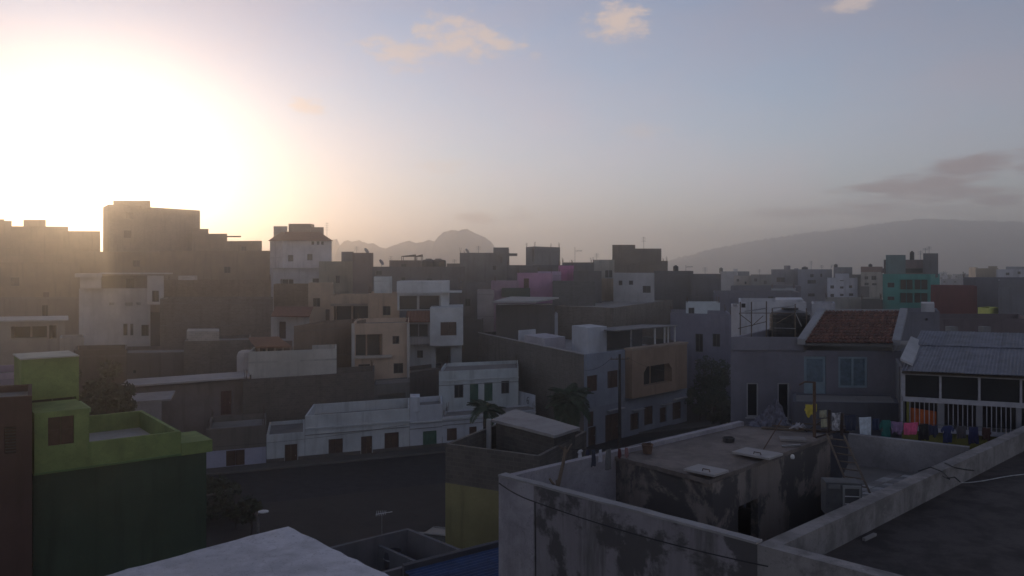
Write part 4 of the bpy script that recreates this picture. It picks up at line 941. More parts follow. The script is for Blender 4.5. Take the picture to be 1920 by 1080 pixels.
# coping line along the front wall
MB().rough([C0 - na * -.03, JJ - na * -.03, JJ - na * .26, C0 - na * .26], top + .004, top + .06, .02, .25).build('coping', plaster((.30, .29, .29)), r)
rL, rN, rR = pz(1152, 862, -5.75), pz(1336, 907, -5.75), pz(1557, 822, -5.75); rF = BK + bnn * .23
rL = C0 + bdir * ((rL - C0).dot(bdir)) + bnn * .23
yf = CZ - 8.6; ro = CZ - 5.75
ROOM = plaster((.29, .245, .215), 'mildew', .6)
mb = MB(); rpoly = [rL, rN, rR, rF + (rR - rF) * .02]
wx_ = [(1384, 942, 1421, 1120, 'O')]
uh = []
for i in range(3):
    hs = clip_holes(rpoly[i], rpoly[i + 1], yf, ro, wx_ if i == 1 else []); wall_mesh(mb, rpoly[i], rpoly[i + 1], yf, ro, hs)
mb.build('room_wall', ROOM, r)
RFM = plaster((.23, .195, .175), 'worn', .6)
ov = [rL - bdir * .06 + bnn * .0, rN + na * .10 - e2v * .05, rR + e1v * .08, rF]
MB().rough(ov, ro + .002, ro + .13, .03, .25).build('room_roof', RFM, r)
D1 = pz(1590, 814, -5.6); D2 = pz(1816, 839, -5.6)
MB().prism([D1, D2, D2 + Vector((.15, .2)), D1 + Vector((.15, .2))], yf - 4, CZ - 5.6).build('far_wall', plaster((.30, .285, .29), 'worn', .4), r)
MB().poly([V3(q, yf) for q in (C0 + e1v * .2 , JJ, D2, D1, BK)]).build('courtyard_floor', plaster((.13, .12, .11), 'plaster', .5), r)
tA = pz(1546, 968, -6.62); tB = JJ + e2v * ((tA - JJ).dot(e2v))
ter = MB().prism([tA, tB, D2, D1], yf, CZ - 6.62).build('terrace', plaster((.20, .19, .18)), r)
def inside2(p, poly): return all((poly[(i + 1) % 4] - poly[i]).x * (p - poly[i]).y - (poly[(i + 1) % 4] - poly[i]).y * (p - poly[i]).x > 0 for i in range(4))
tilec = [plaster(c, 'plaster', .3) for c in ((.34, .33, .32), (.24, .23, .22), (.42, .41, .4))]
tex, tey = (D2 - D1).normalized(), e2v
for i in range(13):
    for j in range(17):
        q = tA + tex * (-.6 + i * .34) + tey * (.05 + j * .355)
        if random.random() < .06 or not all(inside2(q + tex * a_ + tey * b_, (tA, tB, D2, D1)) for a_ in (0, .33) for b_ in (0, .35)): continue
        MB().prism([q, q + tex * .31, q + tex * .31 + tey * .33, q + tey * .33], CZ - 6.618, CZ - 6.60 + random.uniform(0, .012)).build('paving_tile', random.choice(tilec), ter)
# right neighbour: dark flat roof with a thick parapet
K = JJ + e1v * 9.5
r = house('dark flat roof in the lower right corner behind a thick parapet', poly=[DV + e2v * 4, JJ, K, K + (DV - JJ) + e2v * 4], ztop=CZ - 5.5, nvis=3, col=(.31, .29, .28), kind='worn', ph=.62, th=.36, name='flat_roof_house', z0=0, stain=.8,
          deckmat=plaster((.085, .072, .068), 'worn', .9)); droof = r
# concrete hatches on the room roof
def padbox(root, cx, cy, w_, l_, h_, mat, name, z, ang=None):
    ux = (e1v if ang is None else ang); uy = Vector((-ux.y, ux.x)); q = pz(cx, cy, z - CZ) - ux * w_ / 2 - uy * l_ / 2
    return MB().prism([q, q + ux * w_, q + ux * w_ + uy * l_, q + uy * l_], z, z + h_).build(name, mat, root)
rt = ro + .135
for i, (x, y, w_, l_, lb) in enumerate(((1324, 884, .95, .75, 'square concrete hatch cover near the edge of the room roof'), (1420, 852, 1.2, .85, 'cracked concrete hatch cover in the middle of the room roof'))):
    q = pz(x, y, rt - CZ); t_ = thing('roof_hatch', lb, 'hatch', (q.x, q.y, rt))
    padbox(t_, x, y, w_ * .9, l_ * .9, .09, plaster((.22, .2, .19)), 'base', rt); padbox(t_, x, y, w_, l_, .06, plaster((.36, .34, .33)), 'cover', rt + .091)
    q = pz(x, y, rt + .15 - CZ); MB().tube([V3(q - e1v * .12, rt + .13), V3(q - e1v * .1, rt + .21), V3(q + e1v * .1, rt + .21), V3(q + e1v * .12, rt + .13)], .015, 6).build('handle', RUST, t_)
q = pz(1366, 828, rt - CZ); t_ = MB().lathe((q.x, q.y, rt - .005), [(.15, 0), (.19, .02), (.2, .14), (.17, .15), (.16, .05)], 14).build('basin', flat('dark_basin', (.05, .045, .045), .7)); tag(t_, 'small dark round basin lying on the room roof', 'basin')
q = pz(1214, 850, rt - CZ); t_ = MB().lathe((q.x, q.y, rt - .005), [(.13, 0), (.17, .25), (.19, .27), (.17, .29), (.14, .1)], 12).build('flower_pot', flat('clay_pot', (.12, .075, .055), .9)); tag(t_, 'clay pot at the left end of the room roof', 'pot')
q = pz(1486, 860, rt - CZ); t_ = MB().lathe((q.x, q.y, rt - .003), [(.05, 0), (.065, .05), (.05, .11), (.02, .13)], 10).build('plastic_cup', WHITEF); tag(t_, 'small white cup on the room roof edge', 'cup')
# planks and poles piled at the far corner of the roof
def plank(p0, p1, z0_, z1_, w_, th, mat, lb, name='plank', cat='plank', group=None):
    a, b = V3(pz(*p0, z0_ - CZ), z0_), V3(pz(*p1, z1_ - CZ), z1_); d = b - a; s = Vector((-d.y, d.x, 0)).normalized() * w_
    o = MB().obox(a - s / 2, d, s, Z3(th)).build(name, mat); return tag(o, lb, cat, group)
plank((1428, 803), (1508, 808), rt, rt, .28, .05, WOOD, 'long grey plank at the far edge of the room roof')
plank((1500, 806), (1566, 812), rt + .0, rt, .2, .06, flat('dark_timber', (.05, .035, .03), .9), 'dark timber beam at the right end of the plank pile')
plank((1466, 838), (1500, 836), rt, rt, .09, .05, METAL, 'short pale metal bar lying beside the hatch cover')
plank((1462, 824), (1510, 826), rt, rt, .5, .07, plaster((.26, .24, .23)), 'broken concrete slab on the roof near the ladder', 'broken_slab', 'slab')
plank((1540, 808), (1592, 812), rt + .02, rt + .02, .12, .07, flat('dark_timber', (.05, .035, .03), .9), 'short dark timber sticking out over the ladder')
a = V3(pz(1430, 846, rt - CZ), rt + .02); b = a + Vector((.75, .5, .85)); tag(MB().tube([a, b], .016, 6).build('thin_rod', RUST), 'thin rusty rod leaning up from the hatch cover', 'rod')
for k, (p0, p1, za_, zb_, rr, lb) in enumerate((((1488, 800), (1606, 806), .12, .1, .03, 'long thin pole lying across the pile at the roof corner'), ((1512, 812), (1556, 796), .05, .3, .025, 'thin pole propped up on the timber pile'),
        ((1440, 800), (1530, 812), .06, .08, .03, 'grey pole half under the crumpled netting'), ((1530, 822), (1584, 812), .03, .12, .035, 'dark stake pointing towards the ladder top'))):
    a, b = V3(pz(*p0, rt - CZ), rt + za_), V3(pz(*p1, rt - CZ), rt + zb_); tag(MB().tube([a, a.lerp(b, .5) + Z3(.02), b], rr, 6).build('wooden_pole', [WOOD, flat('dark_timber', (.05, .035, .03), .9)][k % 2]), lb, 'pole')
# heap of crumpled netting hanging at the far corner
rnd = random.Random(11); mb = MB(); gx, gy = 22, 14
cA, cB = pz(1403, 797, rt - CZ), pz(1476, 800, rt - CZ)
for j in range(gy + 1):
    for i in range(gx + 1):
        f_, h_ = i / gx, j / gy; q = cA.lerp(cB, f_) + Vector((.0, .55 * (h_ - .5))); prof = (f_ / .74) ** 1.25 if f_ < .74 else max(0, (1 - f_) / .26) ** .7
        z = rt + (.08 + .80 * prof) * max(0, math.sin(math.pi * h_)) ** .8 * (1 + .22 * math.sin(i * 2.1 + j) ) + rnd.uniform(-.07, .07) * prof
        if j in (0, gy): z = rt
        mb.v.append(Vector((q.x + rnd.uniform(-.04, .04), q.y + rnd.uniform(-.04, .04), max(rt - .004, z))))
for j in range(gy):
    for i in range(gx): mb.f.append([j * (gx + 1) + i, j * (gx + 1) + i + 1, (j + 1) * (gx + 1) + i + 1, (j + 1) * (gx + 1) + i]); mb.m.append(0)
tag(mb.build('crumpled_netting', flat('pale_netting', (.13, .13, .165), .9, 0, .4, 7)), 'heap of crumpled pale netting at the far corner of the room roof', 'netting')
mb = MB()
for k in range(7):
    q = pz(1488 + k * 3.3, 803 + (k % 3), rt + .05 - CZ); mb.tube([V3(q, rt + .03), V3(q + Vector((rnd.uniform(-.2, .2), rnd.uniform(-.1, .1))), rt + rnd.uniform(.08, .24)), V3(q + Vector((rnd.uniform(-.3, .3), .1)), rt + .04)], [.05, .07, .03], 7)
tag(mb.build('rag', flat('pale_rag', (.36, .35, .38), .9), None, True), 'pale crumpled rag lying on the plank pile', 'rag')
# ladder
t_ = thing('ladder', 'wooden ladder leaning on the room at the yard corner', 'ladder', (11, 24, CZ - 6.6))
lt = V3(pz(1566, 812, -5.3), CZ - 5.35); lb_ = V3(pz(1612, 922, -6.6), CZ - 6.6); sd = Vector((.27, -.2, 0))
for s in (-1, 1): MB().tube([lb_ + sd * s * .85, lt + sd * s * .8], .035, 6).build('rail', WOOD, t_)
for k in range(7):
    q = lb_.lerp(lt, (k + .7) / 7.4); MB().tube([q - sd * .82, q + sd * .82], .022, 6).build('rung', WOOD, t_)
# old fridge leaning in the yard
ty = CZ - 6.598
fq = pz(1549, 966, -6.6); fx = Vector((.93, -.12)).normalized(); ff = Vector((fx.y, -fx.x))
t_ = thing('old_stove', 'old whitish stove with a framed oven door standing beside the ladder', 'stove', (fq.x + .5, fq.y + .3, ty))
zt_ = CZ - 5.72
MB().prism([fq, fq + fx * .92, fq + fx * .92 - ff * .55, fq - ff * .55], ty - .004, zt_).build('cabinet', plaster((.17, .17, .17), 'worn', .5), t_)
a0 = fq + fx * .42 + ff * .002; mb = MB()
for (o_, w_, zb, zt2) in ((0, .05, ty + .08, zt_ - .06), (.42, .05, ty + .08, zt_ - .06), (.05, .37, zt_ - .14, zt_ - .06), (.05, .37, ty + .08, ty + .14)):
    q = a0 + fx * o_; mb.prism([q + ff * .05, q + fx * w_ + ff * .05, q + fx * w_, q], zb, zt2)
mb.build('door_frame', plaster((.30, .30, .29), 'plaster', .4), t_)
q = a0 + fx * .05; MB().prism([q + ff * .012, q + fx * .37 + ff * .012, q + fx * .37, q], ty + .14, zt_ - .14).build('door_panel', plaster((.13, .13, .13)), t_)
for k in range(2):
    z = ty + .32 + k * .2; MB().prism([q + ff * .04, q + fx * .37 + ff * .04, q + fx * .37 + ff * .013, q + ff * .013], z, z + .02).build('rack', WHITEF, t_)
q = fq + fx * .06; MB().prism([q + ff * .03, q + fx * .3 + ff * .03, q + fx * .3, q], zt_ - .16, zt_ - .05).build('control_panel', plaster((.2, .2, .2)), t_)
q = pz(1636, 1008, -6.1); dz = CZ - 6.118
tag(MB().obox(V3(q, dz) - Vector((.25, .2, 0)), Vector((.42, .36, 0)), Vector((-.05, .06, 0)), Z3(.06)).build('wood_offcut', plaster((.34, .32, .31))), 'short pale wooden offcut lying on the dark roof', 'offcut')
mb = MB(); pts = []
for k in range(24):
    f_ = k / 23; x = 1770 + f_ * 260; y = 902 - 26 * f_ ** 1.5 + 3 * math.sin(f_ * 9); pts.append(V3(pz(x, y, -6.08), CZ - 6.105))
tag(MB().tube(pts, .014, 6).build('white_hose', flat('pale_hose', (.42, .42, .42), .6)), 'thin pale hose running across the dark roof', 'hose')
for k, (pp) in enumerate((((1722, 883), (1745, 879), (1768, 888), (1780, 898)), ((1772, 868), (1790, 880), (1812, 884), (1826, 882)), ((1768, 892), (1776, 900), (1790, 898), (1800, 903)))):
    pts = [V3(pz(x, y, -5.47), CZ - 5.475 + (.05 if 0 < i < 3 else 0)) for i, (x, y) in enumerate(pp)]
    tag(MB().tube(pts, .018, 6).build('loose_cable', CABLE), ['black cable loop lying across the thick parapet on its yard side', 'black cable bent over the thick parapet towards the dark roof', 'short black cable stub in the tangle on the parapet'][k], 'cable')

# white slab roof in the lower left
q1, q0_, q2 = pz(185, 1080, -4.0), pz(540, 985, -4.0), pz(735, 1080, -4.0)
a = (q1 - q0_); b = (q2 - q0_)
r = thing('white_roof_house', 'near house with a bare white concrete slab roof at the bottom', 'house', (-3.5, 9, 0))
MB().rough([q0_ + a * 3.0, q0_ + a * 3.0 + b * 2.6, q0_ + b * 2.6, q0_], CZ - 4.16, CZ - 4.0, .022, .22).build('roof_slab', plaster((.56, .55, .58), 'worn', .4), r)
ii = inset([q0_ + a * 3.0, q0_ + a * 3.0 + b * 2.6, q0_ + b * 2.6, q0_], .3)
MB().prism(ii, 0, CZ - 4.162).build('wall', plaster((.4, .38, .36)), r)
# small yard with junk behind it
Q, Lq, Rq = pz(765, 990, -11), pz(628, 1023, -11), pz(866, 1030, -11)
yd = [Lq + (Lq - Q) * .9, Lq + (Lq - Q) * .9 + (Rq - Q) * 1.05, Q + (Rq - Q) * 1.05, Q]
r = house('small walled roof yard with dark junk between white slab and yellow house', poly=yd, ztop=CZ - 11, nvis=3, col=(.16, .155, .165), ph=1.45, th=.16, name='yard_house', z0=0, deckcol=(.07, .07, .075))
mid = Q + (Rq - Q) * .0 + (Lq - Q) * .42; MB().prism([mid, mid + (Rq - Q), mid + (Rq - Q) + (Lq - Q).normalized() * .14, mid + (Lq - Q).normalized() * .14][::-1], CZ - 12.44, CZ - 11.35).build('divider_wall', plaster((.15, .15, .16)), r)
for i, (x, y, rr, hh, lb) in enumerate(((702, 1030, .42, 1.05, 'dark open barrel in the small walled yard, left of two'), (738, 1042, .40, .95, 'dark barrel in the small walled yard, right of two'))):
    q = pz(x, y, -11.7); t_ = thing('barrel', lb, 'barrel', (q.x, q.y, CZ - 12.44), 'barrels in the walled yard')
    MB().lathe((q.x, q.y, CZ - 12.442), [(rr * .9, 0), (rr, hh * .3), (rr, hh * .7), (rr * .92, hh), (rr * .84, hh), (rr * .84, hh - .2)], 16).build('body', flat('dark_barrel', (.05, .05, .06), .6), t_)
    MB().lathe((q.x, q.y, CZ - 12.44 + hh * .66), [(rr + .004, 0), (rr + .03, .02), (rr + .004, .05)], 16).build('hoop', METAL, t_)
# blue corrugated roof
B0, B1 = pz(758, 1061, -10.6), pz(945, 1014, -10.6); bx = (B1 - B0); bdn = Vector((bx.y, -bx.x)).normalized()
r = thing('blue_roof_house', 'low house with a blue corrugated sheet roof beside the stained wall', 'house', (-2, 28, 0))
MB().prism([B0, B1, B1 + Vector((-.1, .2)), B0 + Vector((-.1, .2))], 0, CZ - 10.6).build('end_wall', plaster((.10, .10, .11)), r)
MB().prism([B0 + bdn * 6, B1 + bdn * 6, B1 + bdn * .01, B0 + bdn * .01], 0, CZ - 11.35).build('wall', plaster((.25, .25, .26)), r)
blue = [flat('blue_sheet', c, .45, .1, .25, 2) for c in ((.022, .055, .15), (.018, .045, .13))]
for i in range(6):
    z0s, z1s = CZ - 10.78 - i * .08, CZ - 10.78 - (i + 1.06) * .08
    A_, B_ = V3(B0 + bdn * (i * .95 + .02), z0s), V3(B1 + bdn * (i * .95 + .02), z0s); Dn = bdn * 1.0
    sheet(V3(B0 + bdn * (i * .95 + 1.0), z1s), V3(B0 + bdn * (i * .95 + .02), z0s), V3(B1 + bdn * (i * .95 + .02), z0s), V3(B1 + bdn * (i * .95 + 1.0), z1s), blue[i % 2], r, 'roof_sheet', 5, .022, .02 + (i % 2) * .004)
# yellow house with raw upper wall and shed
y0, y1 = P(835, 39.2), P(1012, 36.6); yn = Vector((-(y1 - y0).y, (y1 - y0).x)).normalized()
yb = pz(925, 797, -8.55); ydr = (yb - y0).normalized()
r = house('pale yellow house with a raw brown block parapet storey', poly=[y0, y1, y1 + ydr * 6.2, y0 + ydr * 6.2], ztop=CZ - 8.55, nvis=2, col=(.30, .27, .13), split=CZ - 10.45, col2=(.15, .135, .12), kind='plaster', kind2='block', ph=1.2, th=.18, z0=0, name='yellow_house', deckcol=(.12, .11, .1))
s_ = [pz(921, 786, -8.0), pz(1040, 816, -8.0), pz(1088, 801, -8.0), pz(966, 766, -8.0)]
r = thing('roof_shed', 'brown shed with a pale slab roof on top of the yellow house', 'shed', (*((s_[0] + s_[2]) / 2), CZ - 9.75))
MB().prism(inset(s_, .22), CZ - 9.752, CZ - 8.15).build('wall', plaster((.11, .10, .09), 'block', .5), r)
MB().rough(s_, CZ - 8.15, CZ - 8.0, .03, .4).build('roof_slab', plaster((.33, .31, .30), 'plaster', .4), r)
MB().prism([s_[0] + Vector((-.26, -.05)), s_[0] + Vector((-.02, -.1)), s_[0] + Vector((.02, .1)), s_[0] + Vector((-.2, .15))], CZ - 9.75, CZ - 8.0).build('corner_post', plaster((.42, .41, .4)), r)

# ------------------------------------------------------------------ tanks, antennas, poles and wires
def tank(x, d, zb, rad, h, label, group='black water tanks on the roofs'):
    q = P(x, d); t_ = thing('water_tank', label, 'water tank', (q.x, q.y, zb), group)
    prof = [(rad * .96, 0), (rad, .03 * h)]
    for k in range(5): z = h * (.1 + k * .15); prof += [(rad, z), (rad * .975, z + .02 * h), (rad, z + .04 * h)]
    prof += [(rad, h * .8), (rad * .9, h * .88), (rad * .45, h * .95)]
    MB().lathe((q.x, q.y, zb - .01), prof, 24).build('body', BLACKP, t_); MB().lathe((q.x, q.y, zb + h * .945), [(rad * .42, 0), (rad * .42, h * .055), (rad * .3, h * .07)], 16).build('lid', BLACKP, t_)
    return t_
hdeck = zy(657, 37) + .05
tank(1481, 41.3, hdeck, 1.0, 1.72, 'big black water tank beside the red tiled roof')
tank(1267, 127.5, zy(508, 126) - .45, .42, 1.35, 'round black tank alone on the dark block in mid picture')
tank(804, 131.5, zy(500, 130) - .45, 1.25, 1.75, 'dark roof tank on the wide grey block, left of two')
tank(822, 131.5, zy(500, 130) - .45, 1.25, 1.75, 'dark roof tank on the wide grey block, right of two')
tank(1509, 161.5, zy(505, 160) - .45, .6, 1.0, 'low dark tank on the blue grey apartment house')
tank(1710, 116.5, zy(487, 114.5) - .02, .3, 1.3, 'slim dark tank between the roof rooms of the teal building')
tank(1632, 151.5, zy(500, 150) - .45, .35, 1.0, 'small dark tank on the beige house left of the teal building')
tank(1567, 156, zy(501, 154) - .02, .35, .65, 'tiny dark tank on the grey roof room of the whitish blue house')
tank(1352, 216.5, zy(509, 215) - .45, .5, 1.5, 'small dark tank on the far white house')
# timber frame round the big tank
t_ = thing('timber_frame', 'rough pole frame round the black water tank and roof corner', 'frame', (*P(1440, 40), hdeck))
def pole3(x0, y0, d0, x1, y1, d1, rad, mat, name, root): return MB().tube([W(x0, y0, d0), W(x1, y1, d1)], rad, 6).build(name, mat, root)
for x, d, yt in ((1388, 38.4, 566), (1409, 38.6, 566), (1437, 38.8, 565), (1448, 39.4, 578), (1491, 38.8, 570), (1512, 39.6, 578)):
    q = P(x, d); MB().tube([V3(q, hdeck - .02), V3(q, zy(yt, d))], .028, 6).build('upright', WOOD, t_)
for x0, y0, x1, y1 in ((1396, 584, 1437, 578), (1386, 587, 1491, 587), (1386, 588, 1409, 606), (1409, 612, 1431, 592), (1384, 616, 1437, 603), (1452, 615, 1492, 616), (1456, 606, 1491, 586), (1491, 586, 1503, 612), (1448, 578, 1491, 573)):
    pole3(x0, y0, 38.5, x1, y1, 38.5, .02, random.choice([WOOD, WOOD, METAL]), 'brace', t_)

def antenna(x, yt, yb, d, zb, label, kind='yagi', lean=0.0):
    q = P(x, d); zt2 = zy(yt, d); t_ = thing('tv_antenna', label, 'antenna', (q.x, q.y, zb), 'television antennas on the roofs')
    px_ = d / F; rad = max(.02, px_ * .33)
    MB().tube([V3(q, zb - .02), V3(q + Vector((lean, 0)), zt2)], rad, 6).build('mast', METAL, t_)
    if kind == 'yagi':
        zz = zt2 - (zt2 - zb) * .22; L = min(1.5, 14 * px_); c = q + Vector((lean * .8, 0))
        MB().tube([V3(c, zz), V3(c + Vector((L, .3)), zz + .05)], rad * .7, 5).build('boom', METAL, t_)
        mb = MB()
        for k in range(7):
            f_ = .15 + k * .13; p_ = V3(c + Vector((L * f_, .3 * f_)), zz + .05 * f_); mb.tube([p_ - Vector((.06, -.3, .0)) * (1.2 - f_ * .5) - Z3(.12), p_ + Vector((.06, -.3, 0)) * (1.2 - f_ * .5) + Z3(.12)], rad * .45, 4)
        mb.build('elements', METAL, t_)
    else:
        mb = MB()
        for k in range(4):
            zz = zt2 - (zt2 - zb) * (.06 + .11 * k); w_ = .35 + .1 * (k % 2); p_ = V3(q + Vector((lean, 0)), zz); mb.tube([p_ - Vector((w_, 0, 0)), p_ + Vector((w_, .05, 0))], rad * .6, 4)
        mb.build('elements', METAL, t_)
def rz(prefix): o = find(prefix); return o['zt'] - o['ph']
antenna(1078, 463, 491, 124, rz('dark flat roofed house under'), 'tallest antenna with a long boom on the dark flat roof')
antenna(1119, 475, 487, 131, rz('orange and cream house'), 'short antenna on the orange and cream house', 'comb')
antenna(1207, 444, 467, 145, zy(466, 141.6), 'antenna with two crossbars on the tall dark brown block', 'comb')
antenna(897, 461, 475, 138, rz('grey block with a square stair'), 'antenna on the grey block left of the stair tower', 'comb')
antenna(613, 417, 448, 153, zy(451, 150) - .1, 'thin antenna at the right end of the mansard roof', 'comb')
antenna(1286, 497, 508, 128, rz('dark block with a round black tank'), 'small antenna on the dark block right of the round tank')
antenna(1322, 501, 514, 127, rz('long dark grey block'), 'bare antenna on the long dark grey block', 'comb')
antenna(1521, 489, 505, 163, rz('blue grey apartment'), 'tall antenna on the blue grey apartment house', 'comb')
antenna(1541, 497, 505, 163, rz('blue grey apartment'), 'short antenna at the right of the blue grey apartment roof', 'comb')
antenna(1556, 496, 505, 162.5, rz('blue grey apartment'), 'tilted antenna at the right edge of the blue grey apartment roof', 'comb', .5)
antenna(1726, 470, 487, 117, zy(487, 114.5), 'antenna left of the dark roof room on the teal building', 'comb')
antenna(1735, 465, 476, 116, zy(475, 114), 'middle antenna on the dark roof room of the teal building', 'comb')
antenna(1742, 462, 476, 116.5, zy(475, 114), 'tallest antenna on the dark roof room of the teal building', 'comb')
antenna(733, 480, 501, 132, rz('wide dark grey block'), 'antenna left of the shade canopy', 'comb')
antenna(669, 462, 474, 136, rz('brown gabled block'), 'faint antenna on the brown gabled block', 'comb')
antenna(852, 486, 494, 143, rz('low brown house left of the square'), 'small antenna left of the square stair tower', 'comb')
antenna(1424, 505, 515, 188, rz('far dark grey house'), 'tiny antenna on the far dark grey house', 'comb')
def dish(x, y, d, zb, label):
    q = P(x, d); zc = zy(y, d); t_ = thing('satellite_dish', label, 'satellite dish', (q.x, q.y, zb), 'satellite dishes on the roofs')
    MB().tube([V3(q, zb - .02), V3(q, zc)], .04, 6).build('post', METAL, t_)
    mb = MB(); ax = Vector((.75, -.35, .5)).normalized(); sx_ = ax.orthogonal().normalized(); sy_ = ax.cross(sx_); c = V3(q, zc); pr = [c - ax * .06]
    n = 14; mb.v.append(c - ax * .08)
    for rr, dp in ((.3, -.04), (.55, .06)):
        for i in range(n): th = 2 * math.pi * i / n; mb.v.append(c + ax * dp + (sx_ * math.cos(th) + sy_ * math.sin(th)) * rr)
    for i in range(n): j = (i + 1) % n; mb.f.append([0, 1 + i, 1 + j]); mb.f.append([1 + i, 1 + n + i, 1 + n + j, 1 + j]); mb.m += [0, 0]
    mb.build('reflector', METAL, t_); MB().tube([c - ax * .05, c + ax * .5], .02, 5).build('feed_arm', METAL, t_)
dish(876, 471.5, 136, rz('grey block with a square stair'), 'satellite dish on the left roof edge of the grey block')
dish(715, 492, 131.5, rz('wide dark grey block'), 'satellite dish on the wide grey block left of the canopy')
dish(687, 470.5, 134, rz('brown gabled block'), 'satellite dish on top of the brown gabled block')
dish(884, 509, 131.5 + 3, zy(509, 134) - .6, 'satellite dish low on the grey block') if False else None

# street pole with wires, street lamp
q = P(1162, 70.5); t_ = thing('utility_pole', 'dark utility pole standing in front of the peach balcony', 'utility pole', (q.x, q.y, .0))
MB().tube([V3(q, -.1), V3(q, zy(664, 70.5))], [.17, .11], 10).build('pole', flat('tarred_wood', (.035, .03, .028), .85), t_)
pt_ = zy(668, 70.5)
MB().tube([V3(q - Vector((.8, .1)), pt_ - .25), V3(q + Vector((.8, .1)), pt_ - .25)], .05, 6).build('cross_arm', WOOD, t_)
for k in (-.7, -.25, .25, .7): MB().lathe((q.x + k, q.y + k * .12, pt_ - .2), [(.03, 0), (.05, .04), (.03, .08), (.04, .13)], 8).build('insulator', flat('glazed_ceramic', (.2, .17, .15), .3), t_)
def wire(a, b, sag, label, rad=.013):
    a, b = Vector(a), Vector(b); pts = []
    for k in range(13):
        f_ = k / 12; p = a.lerp(b, f_); p.z -= sag * 4 * f_ * (1 - f_); pts.append(p)
    return tag(MB().tube(pts, rad, 5).build('overhead_wire', CABLE), label, 'wire', 'overhead wires in the street')
top_ = V3(q, pt_ - .1)
wire(top_ + Vector((-.7, -.08, 0)), W(1096, 694, 73.3), .35, 'wire from the utility pole to the left corner of the block house')
wire(top_ + Vector((.7, .08, 0)), W(1272, 693, 84.5), .5, 'wire from the utility pole to the far end of the peach floor')
wire(W(400, 838, 64.5), W(767, 795, row(767) - .15), .25, 'wire along the facade of the long white house')
wire(W(768, 794, row(768) - .2), W(1003, 770, row(1003) - .3), .2, 'wire along the cornice of the house with the green shutter')
wire(W(936, 906, 21.15), W(1003, 941, 19.4), .05, 'black cable sagging along the top of the stained wall to its downpipe', .016)
wire(W(1003, 941, 19.35), W(1440, 1062, 15.4), .1, 'black cable running down to the right across the stained wall', .014)
wire(W(1003, 941, 19.37), W(1004.5, 1085, 19.3), .0, 'black cable hanging straight down the stained wall', .016)
q = P(492, 54); t_ = thing('street_lamp', 'street lamp with a pale flat head beside the dark road', 'street lamp', (q.x, q.y, 0))
zl = zy(960, 46); q = P(484, 46); t_.location = (q.x, q.y, 0)
MB().tube([V3(q, -.05), V3(q, zl - .2), V3(q + Vector((.1, 0)), zl)], [.09, .06, .05], 8).build('pole', METAL, t_)
MB().lathe((q.x + .3, q.y, zl - .05), [(.12, 0), (.3, .05), (.3, .09), (.1, .15)], 14).build('lamp_head', WHITEF, t_)
q = P(716, 33.1); t_ = thing('tv_antenna', 'pale comb antenna standing on the wall of the small yard', 'antenna', (q.x, q.y, CZ - 11), 'television antennas on the roofs')
za = zy(963, 33.1); MB().tube([V3(q, CZ - 11.3), V3(q, za)], .018, 6).build('mast', METAL, t_)
mb = MB(); mb.tube([V3(q + Vector((-.25, 0)), za - .03), V3(q + Vector((.42, .1)), za + .05)], .014, 5); mb.build('boom', WHITEF, t_)
mb = MB()
for k in range(6): p_ = V3(q + Vector((-.22 + k * .075, .0)), za - .02 + k * .01); mb.tube([p_ - Z3(.05) + Vector((0, -.12, 0)), p_ + Z3(.1 - k * .008) + Vector((0, .12, 0))], .009, 4)
mb.build('elements', WHITEF, t_)

# ------------------------------------------------------------------ washing lines
P1 = pz(1527, 818, -5.6); zr_ = rt
t_ = thing('line_post', 'dark rusty pole on the room roof holding the long washing line', 'post', (P1.x, P1.y, rt))
MB().tube([V3(P1, rt - .01), V3(P1, zy(716, P1.y))], .055, 8).build('pole', RUST, t_)
MB().tube([V3(P1, zy(717, P1.y)), V3(P1 + Vector((-.32, 0)), zy(716, P1.y)), V3(P1 + Vector((-.5, .02)), zy(722, P1.y))], .03, 6).build('hook_arm', RUST, t_)
for k, (x, yt) in enumerate(((1554, 768), (1578, 775))):
    q = pz(x, 815, -5.6); o = MB().tube([V3(q, rt - .01), V3(q + Vector((.02, 0)), zy(yt, q.y))], .05, 7).build('short_post', flat('dark_timber', (.05, .035, .03), .9)); tag(o, ['short dark post right of the tall rusty pole', 'second short dark post, nearer the ladder'][k], 'post')
LA = V3(P1, zy(766, P1.y)); LE = W(1906, 801, 29.0)
def line_at(f_): p = LA.lerp(LE, f_); p.z -= .32 * 4 * f_ * (1 - f_) * .55; return p
tag(MB().tube([line_at(k / 20) for k in range(21)], .008, 5).build('washing_line', CABLE), 'long washing line from the rusty pole towards the balcony', 'washing line')
CL = bpy.data.collections
SHAPES = {
    'towel': [(-.5, 0), (.5, 0), (.52, -1), (-.48, -1)],
    'shirt': [(-.28, 0), (.28, 0), (.62, -.22), (.5, -.42), (.32, -.3), (.34, -1), (-.34, -1), (-.32, -.3), (-.5, -.42), (-.62, -.22)],
    'shorts': [(-.45, 0), (.45, 0), (.5, -1), (.08, -.95), (0, -.5), (-.08, -.95), (-.5, -1)],
    'rag': [(-.5, 0), (.4, -.08), (.5, -.5), (.2, -1), (-.1, -.7), (-.45, -.9)]}
def inside(p, poly):
    c = False
    for i in range(len(poly)):
        (x1, y1), (x2, y2) = poly[i - 1], poly[i]
        if (y1 > p[1]) != (y2 > p[1]) and p[0] < (x2 - x1) * (p[1] - y1) / (y2 - y1) + x1: c = not c
    return c
